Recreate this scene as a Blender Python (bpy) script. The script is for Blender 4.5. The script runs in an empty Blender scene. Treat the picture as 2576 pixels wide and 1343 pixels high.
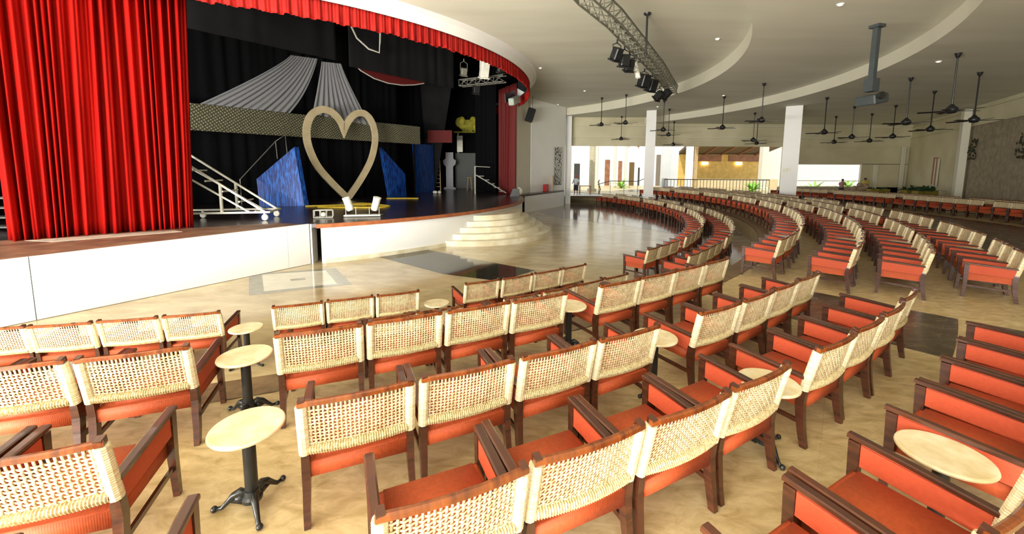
import bpy, bmesh, math, random
from mathutils import Vector, Matrix
PI = math.pi
rnd = random.Random(7)
SC = bpy.context.scene
COL = SC.collection

# ---------------------------------------------------------------- camera
cam_d = bpy.data.cameras.new('camera')
cam_d.sensor_width = 36.0
cam_d.lens = 36.0 * 994.18 / 2576.0
cam_d.shift_y = -(671.5 - 533.7) / 2576.0
cam_d.clip_start = 0.05
cam_d.clip_end = 400
cam = bpy.data.objects.new('camera', cam_d)
COL.objects.link(cam)
p_, r_ = math.radians(6.2489), math.radians(0.28917)
fw = Vector((0, math.cos(p_), -math.sin(p_)))
rt0 = Vector((1, 0, 0)); up0 = rt0.cross(fw)
rt = rt0 * math.cos(r_) + up0 * math.sin(r_)
up = up0 * math.cos(r_) - rt0 * math.sin(r_)
M = Matrix((rt, up, -fw)).transposed().to_4x4()
M.translation = Vector((0, 0, 3.0))
cam.matrix_world = M
SC.camera = cam

# ---------------------------------------------------------------- world, daylight, exposure
w = bpy.data.worlds.new('sky'); SC.world = w; w.use_nodes = True
nt = w.node_tree; nt.nodes.clear()
wo = nt.nodes.new('ShaderNodeOutputWorld'); bgn = nt.nodes.new('ShaderNodeBackground')
tc = nt.nodes.new('ShaderNodeTexCoord'); sp = nt.nodes.new('ShaderNodeSeparateXYZ'); rmp = nt.nodes.new('ShaderNodeValToRGB')
nt.links.new(tc.outputs['Generated'], sp.inputs[0]); nt.links.new(sp.outputs[2], rmp.inputs[0])
rmp.color_ramp.elements[0].position = 0.0; rmp.color_ramp.elements[0].color = (1.0, 0.98, 0.93, 1)
rmp.color_ramp.elements[1].position = 0.8; rmp.color_ramp.elements[1].color = (0.72, 0.86, 1.0, 1)
nt.links.new(rmp.outputs[0], bgn.inputs[0]); bgn.inputs[1].default_value = 1.35
nt.links.new(bgn.outputs[0], wo.inputs[0])

def area(name, loc, target, sx, sy, power, col=(1, 1, 1)):
    l = bpy.data.lights.new(name, 'AREA'); l.shape = 'RECTANGLE'; l.size = sx; l.size_y = sy
    l.energy = power; l.color = col
    o = bpy.data.objects.new(name, l); COL.objects.link(o); o.location = loc
    d = Vector(target) - Vector(loc)
    o.rotation_euler = d.to_track_quat('-Z', 'Y').to_euler()
    return o
# daylight coming through the open side of the hall behind and to the left of the camera
area('daylight_open_side', (-12.0, -4.5, 4.2), (-3.5, 14.0, 1.6), 13, 5.5, 2500, (1.0, 0.99, 0.95))
area('daylight_open_rear', (-2.0, -6.0, 4.6), (-0.5, 8.0, 1.0), 9, 5, 1150, (1.0, 0.98, 0.92))
# added fill lamp out of view, tilted up to brighten the ceiling
area('added_ceiling_fill', (-11.0, -4.0, 0.6), (-1.0, 16.0, 9.5), 14, 2.5, 6200, (1.0, 0.97, 0.87)).data.spread = 2.0
sun = bpy.data.lights.new('sun', 'SUN'); sun.energy = 3.0; sun.angle = 0.01; sun.color = (1, 0.96, 0.88)
so = bpy.data.objects.new('sun', sun); COL.objects.link(so); so.location = (0, -20, 30)
so.rotation_euler = Vector((0.35, 0.8, -1.15)).to_track_quat('-Z', 'Y').to_euler()
vs = SC.view_settings
vs.view_transform = 'Standard'; vs.look = 'None'; vs.gamma = 1.0; vs.exposure = 0.15; vs.use_curve_mapping = False

# ---------------------------------------------------------------- materials
def mat(name, col, rough=0.5, metal=0.0, var=None, scale=8.0, bump=0.0, bscale=None, coat=0.0, stretch=(1, 1, 1), spec=0.5, sheen=0.0, detail=4.0):
    m = bpy.data.materials.new(name); m.use_nodes = True
    n = m.node_tree; b = n.nodes['Principled BSDF']
    b.inputs['Base Color'].default_value = (*col, 1); b.inputs['Roughness'].default_value = rough
    b.inputs['Metallic'].default_value = metal; b.inputs['Coat Weight'].default_value = coat
    b.inputs['Specular IOR Level'].default_value = spec; b.inputs['Sheen Weight'].default_value = sheen
    tcn = n.nodes.new('ShaderNodeTexCoord'); mp = n.nodes.new('ShaderNodeMapping'); mp.inputs['Scale'].default_value = stretch
    n.links.new(tcn.outputs['Object'], mp.inputs[0])
    if var is None: var = tuple(c * 0.8 for c in col)
    t = n.nodes.new('ShaderNodeTexNoise'); t.inputs['Scale'].default_value = scale; t.inputs['Detail'].default_value = detail
    n.links.new(mp.outputs[0], t.inputs[0])
    r = n.nodes.new('ShaderNodeValToRGB'); r.color_ramp.elements[0].position = 0.35; r.color_ramp.elements[1].position = 0.68
    r.color_ramp.elements[0].color = (*var, 1); r.color_ramp.elements[1].color = (*col, 1)
    n.links.new(t.outputs[0], r.inputs[0]); n.links.new(r.outputs[0], b.inputs['Base Color'])
    if bump:
        t2 = n.nodes.new('ShaderNodeTexNoise'); t2.inputs['Scale'].default_value = bscale or scale * 3
        n.links.new(mp.outputs[0], t2.inputs[0])
        bp = n.nodes.new('ShaderNodeBump'); bp.inputs['Strength'].default_value = bump; bp.inputs['Distance'].default_value = 0.02
        n.links.new(t2.outputs[0], bp.inputs['Height']); n.links.new(bp.outputs[0], b.inputs['Normal'])
    return m
def nodes(m): return m.node_tree, m.node_tree.nodes['Principled BSDF']
def emis(name, col, s):
    m = bpy.data.materials.new(name); m.use_nodes = True; b = m.node_tree.nodes['Principled BSDF']
    b.inputs['Base Color'].default_value = (*col, 1); b.inputs['Emission Color'].default_value = (*col, 1); b.inputs['Emission Strength'].default_value = s
    return m

WOOD = mat('mahogany', (0.085, 0.024, 0.010), 0.27, var=(0.036, 0.011, 0.006), scale=3.0, stretch=(1, 1, 6), coat=0.35)
WOODT = mat('mahogany_rail_shine', (0.24, 0.062, 0.012), 0.22, var=(0.10, 0.024, 0.007), scale=4.0, stretch=(6, 1, 1), coat=0.4)  # orange shine of reflected light is put into the rail's base colour
def fabric(name, c1, c2):
    m = mat(name, c1, 0.72, var=c2, scale=40)
    n, b = nodes(m)
    tcn = n.nodes.new('ShaderNodeTexCoord'); wv = n.nodes.new('ShaderNodeTexWave'); wv.wave_type = 'BANDS'; wv.bands_direction = 'X'
    wv.inputs['Scale'].default_value = 26; wv.inputs['Distortion'].default_value = 0.2
    n.links.new(tcn.outputs['Object'], wv.inputs[0])
    bp = n.nodes.new('ShaderNodeBump'); bp.inputs['Strength'].default_value = 0.2; bp.inputs['Distance'].default_value = 0.002
    n.links.new(wv.outputs[0], bp.inputs['Height']); n.links.new(bp.outputs[0], b.inputs['Normal'])
    mx = n.nodes.new('ShaderNodeMix'); mx.data_type = 'RGBA'; mx.blend_type = 'MULTIPLY'; mx.inputs['Factor'].default_value = 0.16
    r = b.inputs['Base Color'].links[0].from_node
    n.links.new(r.outputs[0], mx.inputs['A']); n.links.new(wv.outputs[0], mx.inputs['B']); n.links.new(mx.outputs['Result'], b.inputs['Base Color'])
    return m
FAB = fabric('red_fabric', (0.50, 0.082, 0.018), (0.41, 0.064, 0.013))
FABP = fabric('red_panel_fabric', (0.56, 0.080, 0.026), (0.50, 0.068, 0.021))
RAT = mat('rattan', (0.74, 0.62, 0.39), 0.5, var=(0.52, 0.39, 0.20), scale=18, bump=0.3, bscale=60)
RATW = mat('rattan_wrap', (0.78, 0.69, 0.48), 0.45, var=(0.56, 0.45, 0.25), scale=12, stretch=(1, 1, 9))
RATR = mat('rattan_roll', (0.64, 0.53, 0.30), 0.55, var=(0.34, 0.25, 0.10), scale=60)
IRON = mat('black_iron', (0.018, 0.02, 0.02), 0.38, metal=0.3, coat=0.2)
MARB = mat('table_marble', (0.74, 0.66, 0.47), 0.3, var=(0.58, 0.45, 0.24), scale=9, detail=8)
BLACK = mat('black_cloth', (0.006, 0.006, 0.007), 0.95, spec=0.1)
DGREY = mat('dark_grey_cloth', (0.018, 0.018, 0.019), 0.9, spec=0.2, var=(0.012, 0.012, 0.013), scale=0.8)
VELV = mat('red_velvet', (0.38, 0.007, 0.004), 0.8, var=(0.25, 0.003, 0.002), scale=1.2, spec=0.08, stretch=(3, 3, .3))
VELD = mat('dark_red_velvet', (0.14, 0.006, 0.005), 0.75, var=(0.13, 0.006, 0.004), scale=1.5, stretch=(3, 3, .3))
VALM = mat('valance_velvet', (0.38, 0.010, 0.006), 0.8, var=(0.28, 0.006, 0.004), scale=2.0, spec=0.25)
WHITE = mat('white_paint', (0.86, 0.86, 0.84), 0.45, var=(0.82, 0.82, 0.80), scale=0.7)
WALLW = mat('wall_paint', (0.72, 0.69, 0.57), 0.6, var=(0.68, 0.65, 0.53), scale=0.5)
BEAMC = mat('beam_paint', (0.70, 0.65, 0.46), 0.6, var=(0.55, 0.50, 0.33), scale=0.4)
CEILM = mat('ceiling_plaster', (0.72, 0.71, 0.60), 0.75, var=(0.64, 0.63, 0.52), scale=0.45, stretch=(0.5, 2.2, 1), bump=0.05, bscale=2)
STONEW = mat('coral_stone', (0.36, 0.30, 0.21), 0.85, var=(0.24, 0.20, 0.14), scale=3.5, bump=0.6, bscale=9)
STAGEF = mat('stage_boards', (0.055, 0.032, 0.034), 0.24, var=(0.030, 0.018, 0.022), scale=1.4, stretch=(1, 6, 1))
STAGED = mat('dusty_stage_boards', (0.32, 0.17, 0.10), 0.5, var=(0.13, 0.065, 0.045), scale=2.2, detail=8)
EDGEW = mat('orange_wood_edge', (0.42, 0.14, 0.05), 0.4, var=(0.28, 0.085, 0.035), scale=4)
STEPM = mat('travertine_step', (0.80, 0.75, 0.60), 0.35, var=(0.60, 0.53, 0.36), scale=2.2, detail=8)
HEARTM = mat('heart_board', (0.72, 0.60, 0.38), 0.6, var=(0.62, 0.50, 0.29), scale=2)
def glitter(name, c1, c2, sc):
    m = mat(name, c1, 0.35, var=c2, scale=sc, stretch=(8, 8, .6), metal=0.2)
    n, b = nodes(m); r = b.inputs['Base Color'].links[0].from_node
    r.color_ramp.elements[0].position = 0.45; r.color_ramp.elements[1].position = 0.62
    return m
BLUE = glitter('blue_tinsel', (0.010, 0.14, 0.62), (0.002, 0.025, 0.18), 2.6)
METW = mat('white_metal', (0.80, 0.78, 0.68), 0.4)
METG = mat('grey_metal', (0.30, 0.29, 0.25), 0.4, metal=0.5)
TRUSSM = mat('truss_aluminium', (0.24, 0.24, 0.19), 0.45, metal=0.4)
BLKP = mat('black_plastic', (0.012, 0.013, 0.014), 0.4)
DKGM = mat('dark_grey_metal', (0.045, 0.055, 0.058), 0.45)
YEL = mat('yellow_cloth', (0.55, 0.50, 0.05), 0.8, var=(0.30, 0.27, 0.03), scale=4)
YCORD = mat('yellow_hose', (0.80, 0.56, 0.04), 0.5)
WOODL = mat('light_wood', (0.58, 0.42, 0.20), 0.5, var=(0.45, 0.30, 0.13), scale=4)
LEAF = mat('leaf_green', (0.035, 0.09, 0.03), 0.5, var=(0.015, 0.05, 0.015), scale=4)
LEAFB = mat('bright_leaf', (0.30, 0.55, 0.05), 0.5, var=(0.18, 0.38, 0.03), scale=4)
SKIN = mat('skin', (0.30, 0.15, 0.09), 0.5)
THATCH = mat('thatch', (0.20, 0.15, 0.09), 0.9, var=(0.10, 0.07, 0.05), scale=9, bump=0.5)
YWALL = mat('yellow_wall', (0.80, 0.55, 0.16), 0.6, var=(0.65, 0.42, 0.10), scale=2)
DOORM = mat('door_wood', (0.38, 0.17, 0.08), 0.5, var=(0.24, 0.10, 0.05), scale=2)
DARK = mat('dark_opening', (0.05, 0.05, 0.045), 0.5)
REDP = mat('red_paint', (0.50, 0.02, 0.02), 0.4)
YPOT = mat('yellow_planter', (0.30, 0.23, 0.03), 0.6)
CREAM = mat('cream_column', (0.70, 0.62, 0.42), 0.6)
SHIRT = mat('white_shirt', (0.62, 0.68, 0.72), 0.7); NAVY = mat('navy_cloth', (0.02, 0.03, 0.06), 0.7)
PINK = mat('pink_shirt', (0.50, 0.26, 0.28), 0.7); REDCAP = mat('red_cap', (0.65, 0.10, 0.05), 0.6); HAIR = mat('black_hair', (0.012, 0.01, 0.01), 0.5)
YSH = mat('yellow_shirt', (0.55, 0.42, 0.03), 0.7)

# marble floor of the lower level: polished cream tiles
def tilefloor(name, c1, c2, groutf, rough, tile, rot, noise, bumpy=0.0, rvar=0.06):
    m = bpy.data.materials.new(name); m.use_nodes = True; n = m.node_tree; b = n.nodes['Principled BSDF']
    tcn = n.nodes.new('ShaderNodeTexCoord'); mp = n.nodes.new('ShaderNodeMapping'); mp.inputs['Rotation'].default_value = (0, 0, rot)
    n.links.new(tcn.outputs['Object'], mp.inputs[0])
    br = n.nodes.new('ShaderNodeTexBrick'); br.inputs['Scale'].default_value = 1.0; br.inputs['Brick Width'].default_value = tile; br.inputs['Row Height'].default_value = tile
    br.inputs['Mortar Size'].default_value = 0.004; br.offset = 0.0
    br.inputs['Color1'].default_value = (1, 1, 1, 1); br.inputs['Color2'].default_value = (.88, .87, .84, 1); br.inputs['Mortar'].default_value = (groutf, groutf, groutf, 1)
    n.links.new(mp.outputs[0], br.inputs[0])
    t = n.nodes.new('ShaderNodeTexNoise'); t.inputs['Scale'].default_value = noise; t.inputs['Detail'].default_value = 9; t.inputs['Roughness'].default_value = 0.65; t.inputs['Distortion'].default_value = 0.6
    mp2 = n.nodes.new('ShaderNodeMapping'); mp2.inputs['Rotation'].default_value = (0, 0, rot); mp2.inputs['Scale'].default_value = (1, 2.2, 1)
    n.links.new(tcn.outputs['Object'], mp2.inputs[0]); n.links.new(mp2.outputs[0], t.inputs[0])
    r = n.nodes.new('ShaderNodeValToRGB'); r.color_ramp.elements[0].position = 0.33; r.color_ramp.elements[1].position = 0.66
    r.color_ramp.elements[0].color = (*c2, 1); r.color_ramp.elements[1].color = (*c1, 1)
    n.links.new(t.outputs[0], r.inputs[0])
    mx = n.nodes.new('ShaderNodeMix'); mx.data_type = 'RGBA'; mx.blend_type = 'MULTIPLY'; mx.inputs['Factor'].default_value = 1.0
    n.links.new(r.outputs[0], mx.inputs['A']); n.links.new(br.outputs[0], mx.inputs['B']); n.links.new(mx.outputs['Result'], b.inputs['Base Color'])
    mr = n.nodes.new('ShaderNodeMapRange'); mr.inputs['To Min'].default_value = rough + rvar; mr.inputs['To Max'].default_value = rough - rvar
    n.links.new(t.outputs[0], mr.inputs[0]); n.links.new(mr.outputs[0], b.inputs['Roughness'])
    if bumpy:
        bp = n.nodes.new('ShaderNodeBump'); bp.inputs['Strength'].default_value = bumpy; bp.inputs['Distance'].default_value = 0.01
        n.links.new(t.outputs[0], bp.inputs['Height']); n.links.new(bp.outputs[0], b.inputs['Normal'])
    return m
FLOORLOW = tilefloor('cream_marble_tiles', (0.60, 0.49, 0.30), (0.36, 0.27, 0.14), 0.8, 0.14, 0.9, 0.6, 0.9)
FLOORT = tilefloor('beige_stone_floor', (0.72, 0.58, 0.33), (0.43, 0.31, 0.14), 0.85, 0.42, 1.4, 0.7, 4.5, 0.15)
DSTONE = tilefloor('dark_slate_tiles', (0.13, 0.10, 0.06), (0.05, 0.036, 0.022), 1.5, 0.28, 0.45, 0.9, 3.0)
BROWNFL = tilefloor('brown_floor_tiles', (0.20, 0.14, 0.11), (0.10, 0.065, 0.055), 1.1, 0.10, 0.9, 0.3, 1.6)
GRANITE = tilefloor('black_granite', (0.050, 0.046, 0.036), (0.018, 0.016, 0.013), 1.5, 0.07, 0.5, 0.55, 3.0, rvar=0.02)
GREYM = tilefloor('grey_marble', (0.30, 0.29, 0.24), (0.20, 0.19, 0.15), 1.0, 0.10, 0.3, 0.6, 4.0, rvar=0.02)
PALEM = tilefloor('pale_marble', (0.72, 0.69, 0.60), (0.60, 0.57, 0.46), 0.9, 0.10, 0.9, 0.6, 2.0, rvar=0.02)
TERR = tilefloor('terrace_paving', (0.75, 0.70, 0.60), (0.62, 0.56, 0.45), 0.8, 0.5, 0.6, 0.0, 2.0)

# ---------------------------------------------------------------- geometry helpers
class MB:
    def __init__(s): s.bm = bmesh.new()
    def box(s, c, size, R=None):
        c = Vector(c); hx, hy, hz = [v / 2 for v in size]
        vs_ = []
        for z in (-hz, hz):
            for x, y in ((-hx, -hy), (hx, -hy), (hx, hy), (-hx, hy)):
                v = Vector((x, y, z))
                if R is not None: v = R @ v
                vs_.append(s.bm.verts.new(c + v))
        for f in ((0, 3, 2, 1), (4, 5, 6, 7), (0, 1, 5, 4), (1, 2, 6, 5), (2, 3, 7, 6), (3, 0, 4, 7)):
            s.bm.faces.new([vs_[i] for i in f])
        return s
    def bar(s, a, b, wx, wy, upv=(0, 0, 1)):
        a = Vector(a); b = Vector(b); d = (b - a); L = d.length; d.normalize(); u = Vector(upv)
        x = d.cross(u)
        if x.length < 1e-4: x = d.cross(Vector((0, 1, 0)))
        x.normalize(); y = x.cross(d)
        R = Matrix((x, y, d)).transposed()
        return s.box((a + b) / 2, (wx, wy, L), R)
    def sweep(s, pts, prof, closed_ends=True, frame=None, radii=None):
        """tube along pts; prof = list of 2D points; radii scales"""
        P = [Vector(p) for p in pts]; rings = []
        for i, p in enumerate(P):
            if i == 0: t = P[1] - P[0]
            elif i == len(P) - 1: t = P[-1] - P[-2]
            else: t = P[i + 1] - P[i - 1]
            t.normalize(); u = Vector(frame) if frame else (Vector((0, 0, 1)) if abs(t.z) < 0.92 else Vector((0, 1, 0)))
            x = t.cross(u).normalized(); y = x.cross(t).normalized()
            k = radii[i] if radii else 1.0
            rings.append([s.bm.verts.new(p + x * a * k + y * b * k) for a, b in prof])
        n = len(prof)
        for i in range(len(rings) - 1):
            for j in range(n):
                s.bm.faces.new([rings[i][j], rings[i][(j + 1) % n], rings[i + 1][(j + 1) % n], rings[i + 1][j]])
        if closed_ends:
            s.bm.faces.new(rings[0][::-1]); s.bm.faces.new(rings[-1])
        return s
    def tube(s, pts, r, seg=8, radii=None, frame=None):
        prof = [(r * math.cos(2 * PI * k / seg), r * math.sin(2 * PI * k / seg)) for k in range(seg)]
        return s.sweep(pts, prof, radii=radii, frame=frame)
    def lathe(s, prof, c=(0, 0, 0), seg=24, R=None):
        c = Vector(c); rings = []
        for r, z in prof:
            ring = []
            for k in range(seg):
                v = Vector((r * math.cos(2 * PI * k / seg), r * math.sin(2 * PI * k / seg), z))
                if R is not None: v = R @ v
                ring.append(s.bm.verts.new(c + v))
            rings.append(ring)
        for i in range(len(rings) - 1):
            for j in range(seg):
                s.bm.faces.new([rings[i][j], rings[i][(j + 1) % seg], rings[i + 1][(j + 1) % seg], rings[i + 1][j]])
        s.bm.faces.new(rings[0][::-1]); s.bm.faces.new(rings[-1])
        return s
    def prism(s, poly, z0, z1, x=None):
        """extrude xy polygon from z0 to z1"""
        a = [s.bm.verts.new((p[0], p[1], z0)) for p in poly]; b = [s.bm.verts.new((p[0], p[1], z1)) for p in poly]
        n = len(poly)
        s.bm.faces.new(a[::-1]); s.bm.faces.new(b)
        for i in range(n): s.bm.faces.new([a[i], a[(i + 1) % n], b[(i + 1) % n], b[i]])
        return s
    def slab3(s, poly, th):
        """3D planar polygon thickened by vector th"""
        th = Vector(th); a = [s.bm.verts.new(Vector(p)) for p in poly]; b = [s.bm.verts.new(Vector(p) + th) for p in poly]
        n = len(poly); s.bm.faces.new(a[::-1]); s.bm.faces.new(b)
        for i in range(n): s.bm.faces.new([a[i], a[(i + 1) % n], b[(i + 1) % n], b[i]])
        return s
    def grid(s, rows):
        V = [[s.bm.verts.new(p) for p in r] for r in rows]
        for i in range(len(V) - 1):
            for j in range(len(V[i]) - 1):
                s.bm.faces.new([V[i][j], V[i][j + 1], V[i + 1][j + 1], V[i + 1][j]])
        return s
    def ball(s, c, r, seg=12, sc=(1, 1, 1)):
        mt = Matrix.Translation(Vector(c)) @ Matrix.Diagonal((*sc, 1))
        bmesh.ops.create_uvsphere(s.bm, u_segments=seg, v_segments=max(6, seg // 2), radius=r, matrix=mt); return s
    def bevel(s, w_, seg=2):
        bmesh.ops.bevel(s.bm, geom=list(s.bm.edges), offset=w_, segments=seg, affect='EDGES', clamp_overlap=True); return s
    def build(s, name, m, parent=None, smooth=False, thick=0.0):
        bmesh.ops.recalc_face_normals(s.bm, faces=s.bm.faces)
        me = bpy.data.meshes.new(name); s.bm.to_mesh(me); s.bm.free(); me.materials.append(m)
        if smooth:
            for p in me.polygons: p.use_smooth = True
        o = bpy.data.objects.new(name, me); COL.objects.link(o)
        if parent: o.parent = parent
        if thick:
            md = o.modifiers.new('thickness', 'SOLIDIFY'); md.thickness = thick; md.offset = 0
        return o
def tag(o, label, cat, group=None):
    o['label'] = label; o['category'] = cat
    if group: o['group'] = group
    return o
def thing(name, label, cat, loc=(0, 0, 0), rz=0, group=None):
    o = bpy.data.objects.new(name, None); COL.objects.link(o); o.empty_display_size = .2
    o.location = loc; o.rotation_euler = (0, 0, rz); return tag(o, label, cat, group)
def struct(o): o['kind'] = 'structure'; return o
def ORD(n):
    W = ['zeroth', 'first', 'second', 'third', 'fourth', 'fifth', 'sixth', 'seventh', 'eighth', 'ninth', 'tenth', 'eleventh', 'twelfth']
    if n < len(W): return W[n]
    return str(n) + ({1: 'st', 2: 'nd', 3: 'rd'}.get(n % 10, 'th') if n % 100 not in (11, 12, 13) else 'th')
C0 = Vector((-10.66, 25.33, 0))          # centre of the curved rows
def P(R, deg, z=0.0): a = math.radians(deg); return Vector((C0.x + R * math.cos(a), C0.y + R * math.sin(a), z))
def arc(cx, cy, R, a0, a1, n): return [(cx + R * math.cos(math.radians(a0 + (a1 - a0) * i / n)), cy + R * math.sin(math.radians(a0 + (a1 - a0) * i / n))) for i in range(n + 1)]
TZ = 0.67

# ---------------------------------------------------------------- floor levels
g = MB(); g.grid([[(x, y, -0.02) for x in (-70, 0, 90)] for y in (-40, 34.9)])
struct(g.build('ground', TERR))
g = MB(); g.prism(arc(C0.x, C0.y, 22.62, -130, 80, 90) + [(-10, 45), (-30, 45), (-34, 8)], -0.015, 0.0)
struct(g.build('floor', FLOORLOW))
# raised tier with its curved riser
ti = arc(C0.x, C0.y, 22.6, -120, 62, 120); to = arc(C0.x, C0.y, 60, -120, 62, 120)
RW0 = Vector((5.0, -12.3)); 
g = MB(); g.grid([[(x, y, TZ) for x, y in ti], [(x, y, TZ) for x, y in to]])
g.grid([[(x, y, 0.0) for x, y in ti], [(x, y, TZ) for x, y in ti]])
struct(g.build('floor_tier', FLOORT))
# nosing along the riser
g = MB(); a1 = arc(C0.x, C0.y, 22.55, -120, 62, 120); a2 = arc(C0.x, C0.y, 22.95, -120, 62, 120)
g.grid([[(x, y, TZ + .012) for x, y in a2], [(x, y, TZ + .012) for x, y in a1], [(x, y, TZ - .05) for x, y in a1]])
struct(g.build('trim_tier_nosing', mat('brown_nosing', (.24, .16, .08), .4, var=(.13, .08, .04))))
# steps up the riser in the aisle
g = MB()
for i, (r0, z) in enumerate(((21.55, .17), (21.85, .33), (22.2, .50))):
    pl = arc(C0.x, C0.y, r0, -51.6, -48.0, 6) + arc(C0.x, C0.y, 22.6, -48.0, -51.6, 6)
    g.prism(pl, 0, z)
struct(g.build('trim_aisle_steps', DSTONE))
# dark slate carpet strip of the aisle
g = MB(); g.prism(arc(C0.x, C0.y, 24.1, -52.0, -47.4, 8) + arc(C0.x, C0.y, 26.2, -47.4, -52.0, 8), TZ, TZ + .004)
g.prism(arc(C0.x, C0.y, 26.32, -52.0, -47.4, 8) + arc(C0.x, C0.y, 31.5, -47.4, -52.0, 8), TZ, TZ + .004)
struct(g.build('trim_aisle_slate', DSTONE))
g = MB(); g.prism(arc(C0.x, C0.y, 28.2, -46, 40, 60) + arc(C0.x, C0.y, 33.4, 40, -46, 60), TZ, TZ + .004)
struct(g.build('trim_walkway_slate', DSTONE))
# darker brown area of floor under the front rows
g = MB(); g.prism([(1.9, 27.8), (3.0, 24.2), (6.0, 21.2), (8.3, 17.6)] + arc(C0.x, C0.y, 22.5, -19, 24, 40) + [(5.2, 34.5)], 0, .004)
struct(g.build('floor_brown_area', BROWNFL))
# polished granite inlays
g = MB(); g.prism([(-5.0, 13.6), (-1.95, 11.05), (-0.35, 10.35), (0.7, 11.5), (-1.2, 12.9), (-3.2, 14.5)], 0, .004)
struct(g.build('trim_granite_inlay', GRANITE))
A_ = [Vector(v) for v in ((-7.45, 10.95), (-5.3, 11.65), (-4.15, 10.0), (-6.2, 9.05))]
def quadpt(u, v): return (A_[0] * (1 - u) + A_[1] * u) * (1 - v) + (A_[3] * (1 - u) + A_[2] * u) * v
def quad(u0, u1, v0, v1): return [tuple(quadpt(u, v)) for u, v in ((u0, v0), (u1, v0), (u1, v1), (u0, v1))]
g = MB()
for q in ((0, 1, 0, .1), (0, 1, .9, 1), (0, .14, .1, .9), (.86, 1, .1, .9), (.42, .58, .45, .55)): g.prism(quad(*q), 0, .004)
struct(g.build('trim_mosaic_border', GREYM))
g = MB()
for q in ((.14, .42, .1, .9), (.58, .86, .1, .9), (.42, .58, .1, .45), (.42, .58, .55, .9)): g.prism(quad(*q), 0, .004)
struct(g.build('trim_mosaic_panels', PALEM))

# ---------------------------------------------------------------- stage
SX, SY, SR, SZ = -12.8, 23.8, 13.5, 1.26
edge = arc(SX, SY, SR, -60.5, 13.5, 60)
plat = [(-14.0, 0.2), (-6.35, 12.2)]
g = MB(); g.prism(plat + edge[2:] + [(0.9, 27.0), (4.3, 32.9), (4.3, 35), (-25, 36), (-26, 2)], SZ - .12, SZ)
struct(g.build('stage_floor', STAGEF))
g = MB(); g.prism([(-13.9, 0.42), (-6.4, 12.15), (-7.3, 12.35), (-9.2, 11.25), (-11.9, 9.3), (-16, 4)], SZ, SZ + .006)
struct(g.build('stage_apron_boards', STAGED))
g = MB(); e2 = arc(SX, SY, SR - .08, -59.5, 13.5, 60)
g.grid([[(x, y, 0) for x, y in e2], [(x, y, SZ - .12) for x, y in e2]])
g.grid([[(0.86, 27.0, 0), (4.3, 32.9, 0)], [(0.86, 27.0, SZ - .12), (4.3, 32.9, SZ - .12)]])
struct(g.build('stage_front_wall', WHITE))
g = MB(); e3 = arc(SX, SY, SR + .02, -60, 13.3, 60); e4 = arc(SX, SY, SR - .1, -60, 13.3, 60)
g.prism(e3 + e4[::-1], SZ - .12, SZ + .004)
struct(g.build('trim_stage_edge', EDGEW))
g = MB(); e5 = arc(SX, SY, SR - .04, -59, 13.3, 60); e6 = arc(SX, SY, SR - .12, -59, 13.3, 60); g.prism(e5 + e6[::-1], 0, .14)
struct(g.build('trim_stage_skirting', STEPM))
g = MB(); g.slab3([(-11.45, 9.15, SZ + .008), (-9.95, 10.35, SZ + .008), (-9.3, 10.75, SZ + .008), (-8.9, 10.55, SZ + .008), (-10.6, 9.0, SZ + .008)], (0, 0, .006)); tag(g.build('floor_sheet', mat('pale_sheet', (.72, .60, .46), .6, var=(.45, .42, .38), scale=2)), 'pale worn sheet lying on the apron below the big red curtain', 'sheet')
# white board front of the straight apron, in panels with thin joints
d_ = (Vector((-6.35, 12.2)) - Vector((-14.0, 0.2))); L_ = d_.length; d_.normalize(); n_ = Vector((d_.y, -d_.x))
g = MB(); t0 = 0.0
cuts = [0, 3.9, 8.65, 13.55, L_]
for a, b in zip(cuts[:-1], cuts[1:]):
    p0 = Vector((-14.0, 0.2)) + d_ * (a + .006); p1 = Vector((-14.0, 0.2)) + d_ * (b - .006)
    g.prism([tuple(p0), tuple(p0 + n_ * .05), tuple(p1 + n_ * .05), tuple(p1)], 0.01, SZ + .012)
struct(g.build('stage_apron_front', WHITE))
g = MB(); p0 = Vector((-14.0, 0.2)); p1 = Vector((-6.35, 12.2))
g.prism([tuple(p0 - n_ * .05), tuple(p0 - n_ * .01), tuple(p1 - n_ * .01), tuple(p1 - n_ * .05)], 0.0, SZ - .13)
struct(g.build('stage_apron_backing', DARK))
g = MB(); pe = Vector((-6.35, 12.2)); g.box((pe.x + .05, pe.y + .2, SZ / 2), (.05, .4, SZ), Matrix.Rotation(0.1, 3, 'Z'))
struct(g.build('stage_apron_end', WHITE))
# semicircular steps
g = MB()
for i in range(5):
    R_ = 3.72 - .36 * i; cx_, cy_ = -1.9 + .02 * i, 18.75 - .02 * i
    pl = arc(cx_, cy_, R_, -122, 62, 48)
    g.prism(pl + [(-2.6, 20.5)], .21 * i, .21 * (i + 1))
struct(g.build('stage_steps', STEPM))

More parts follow.
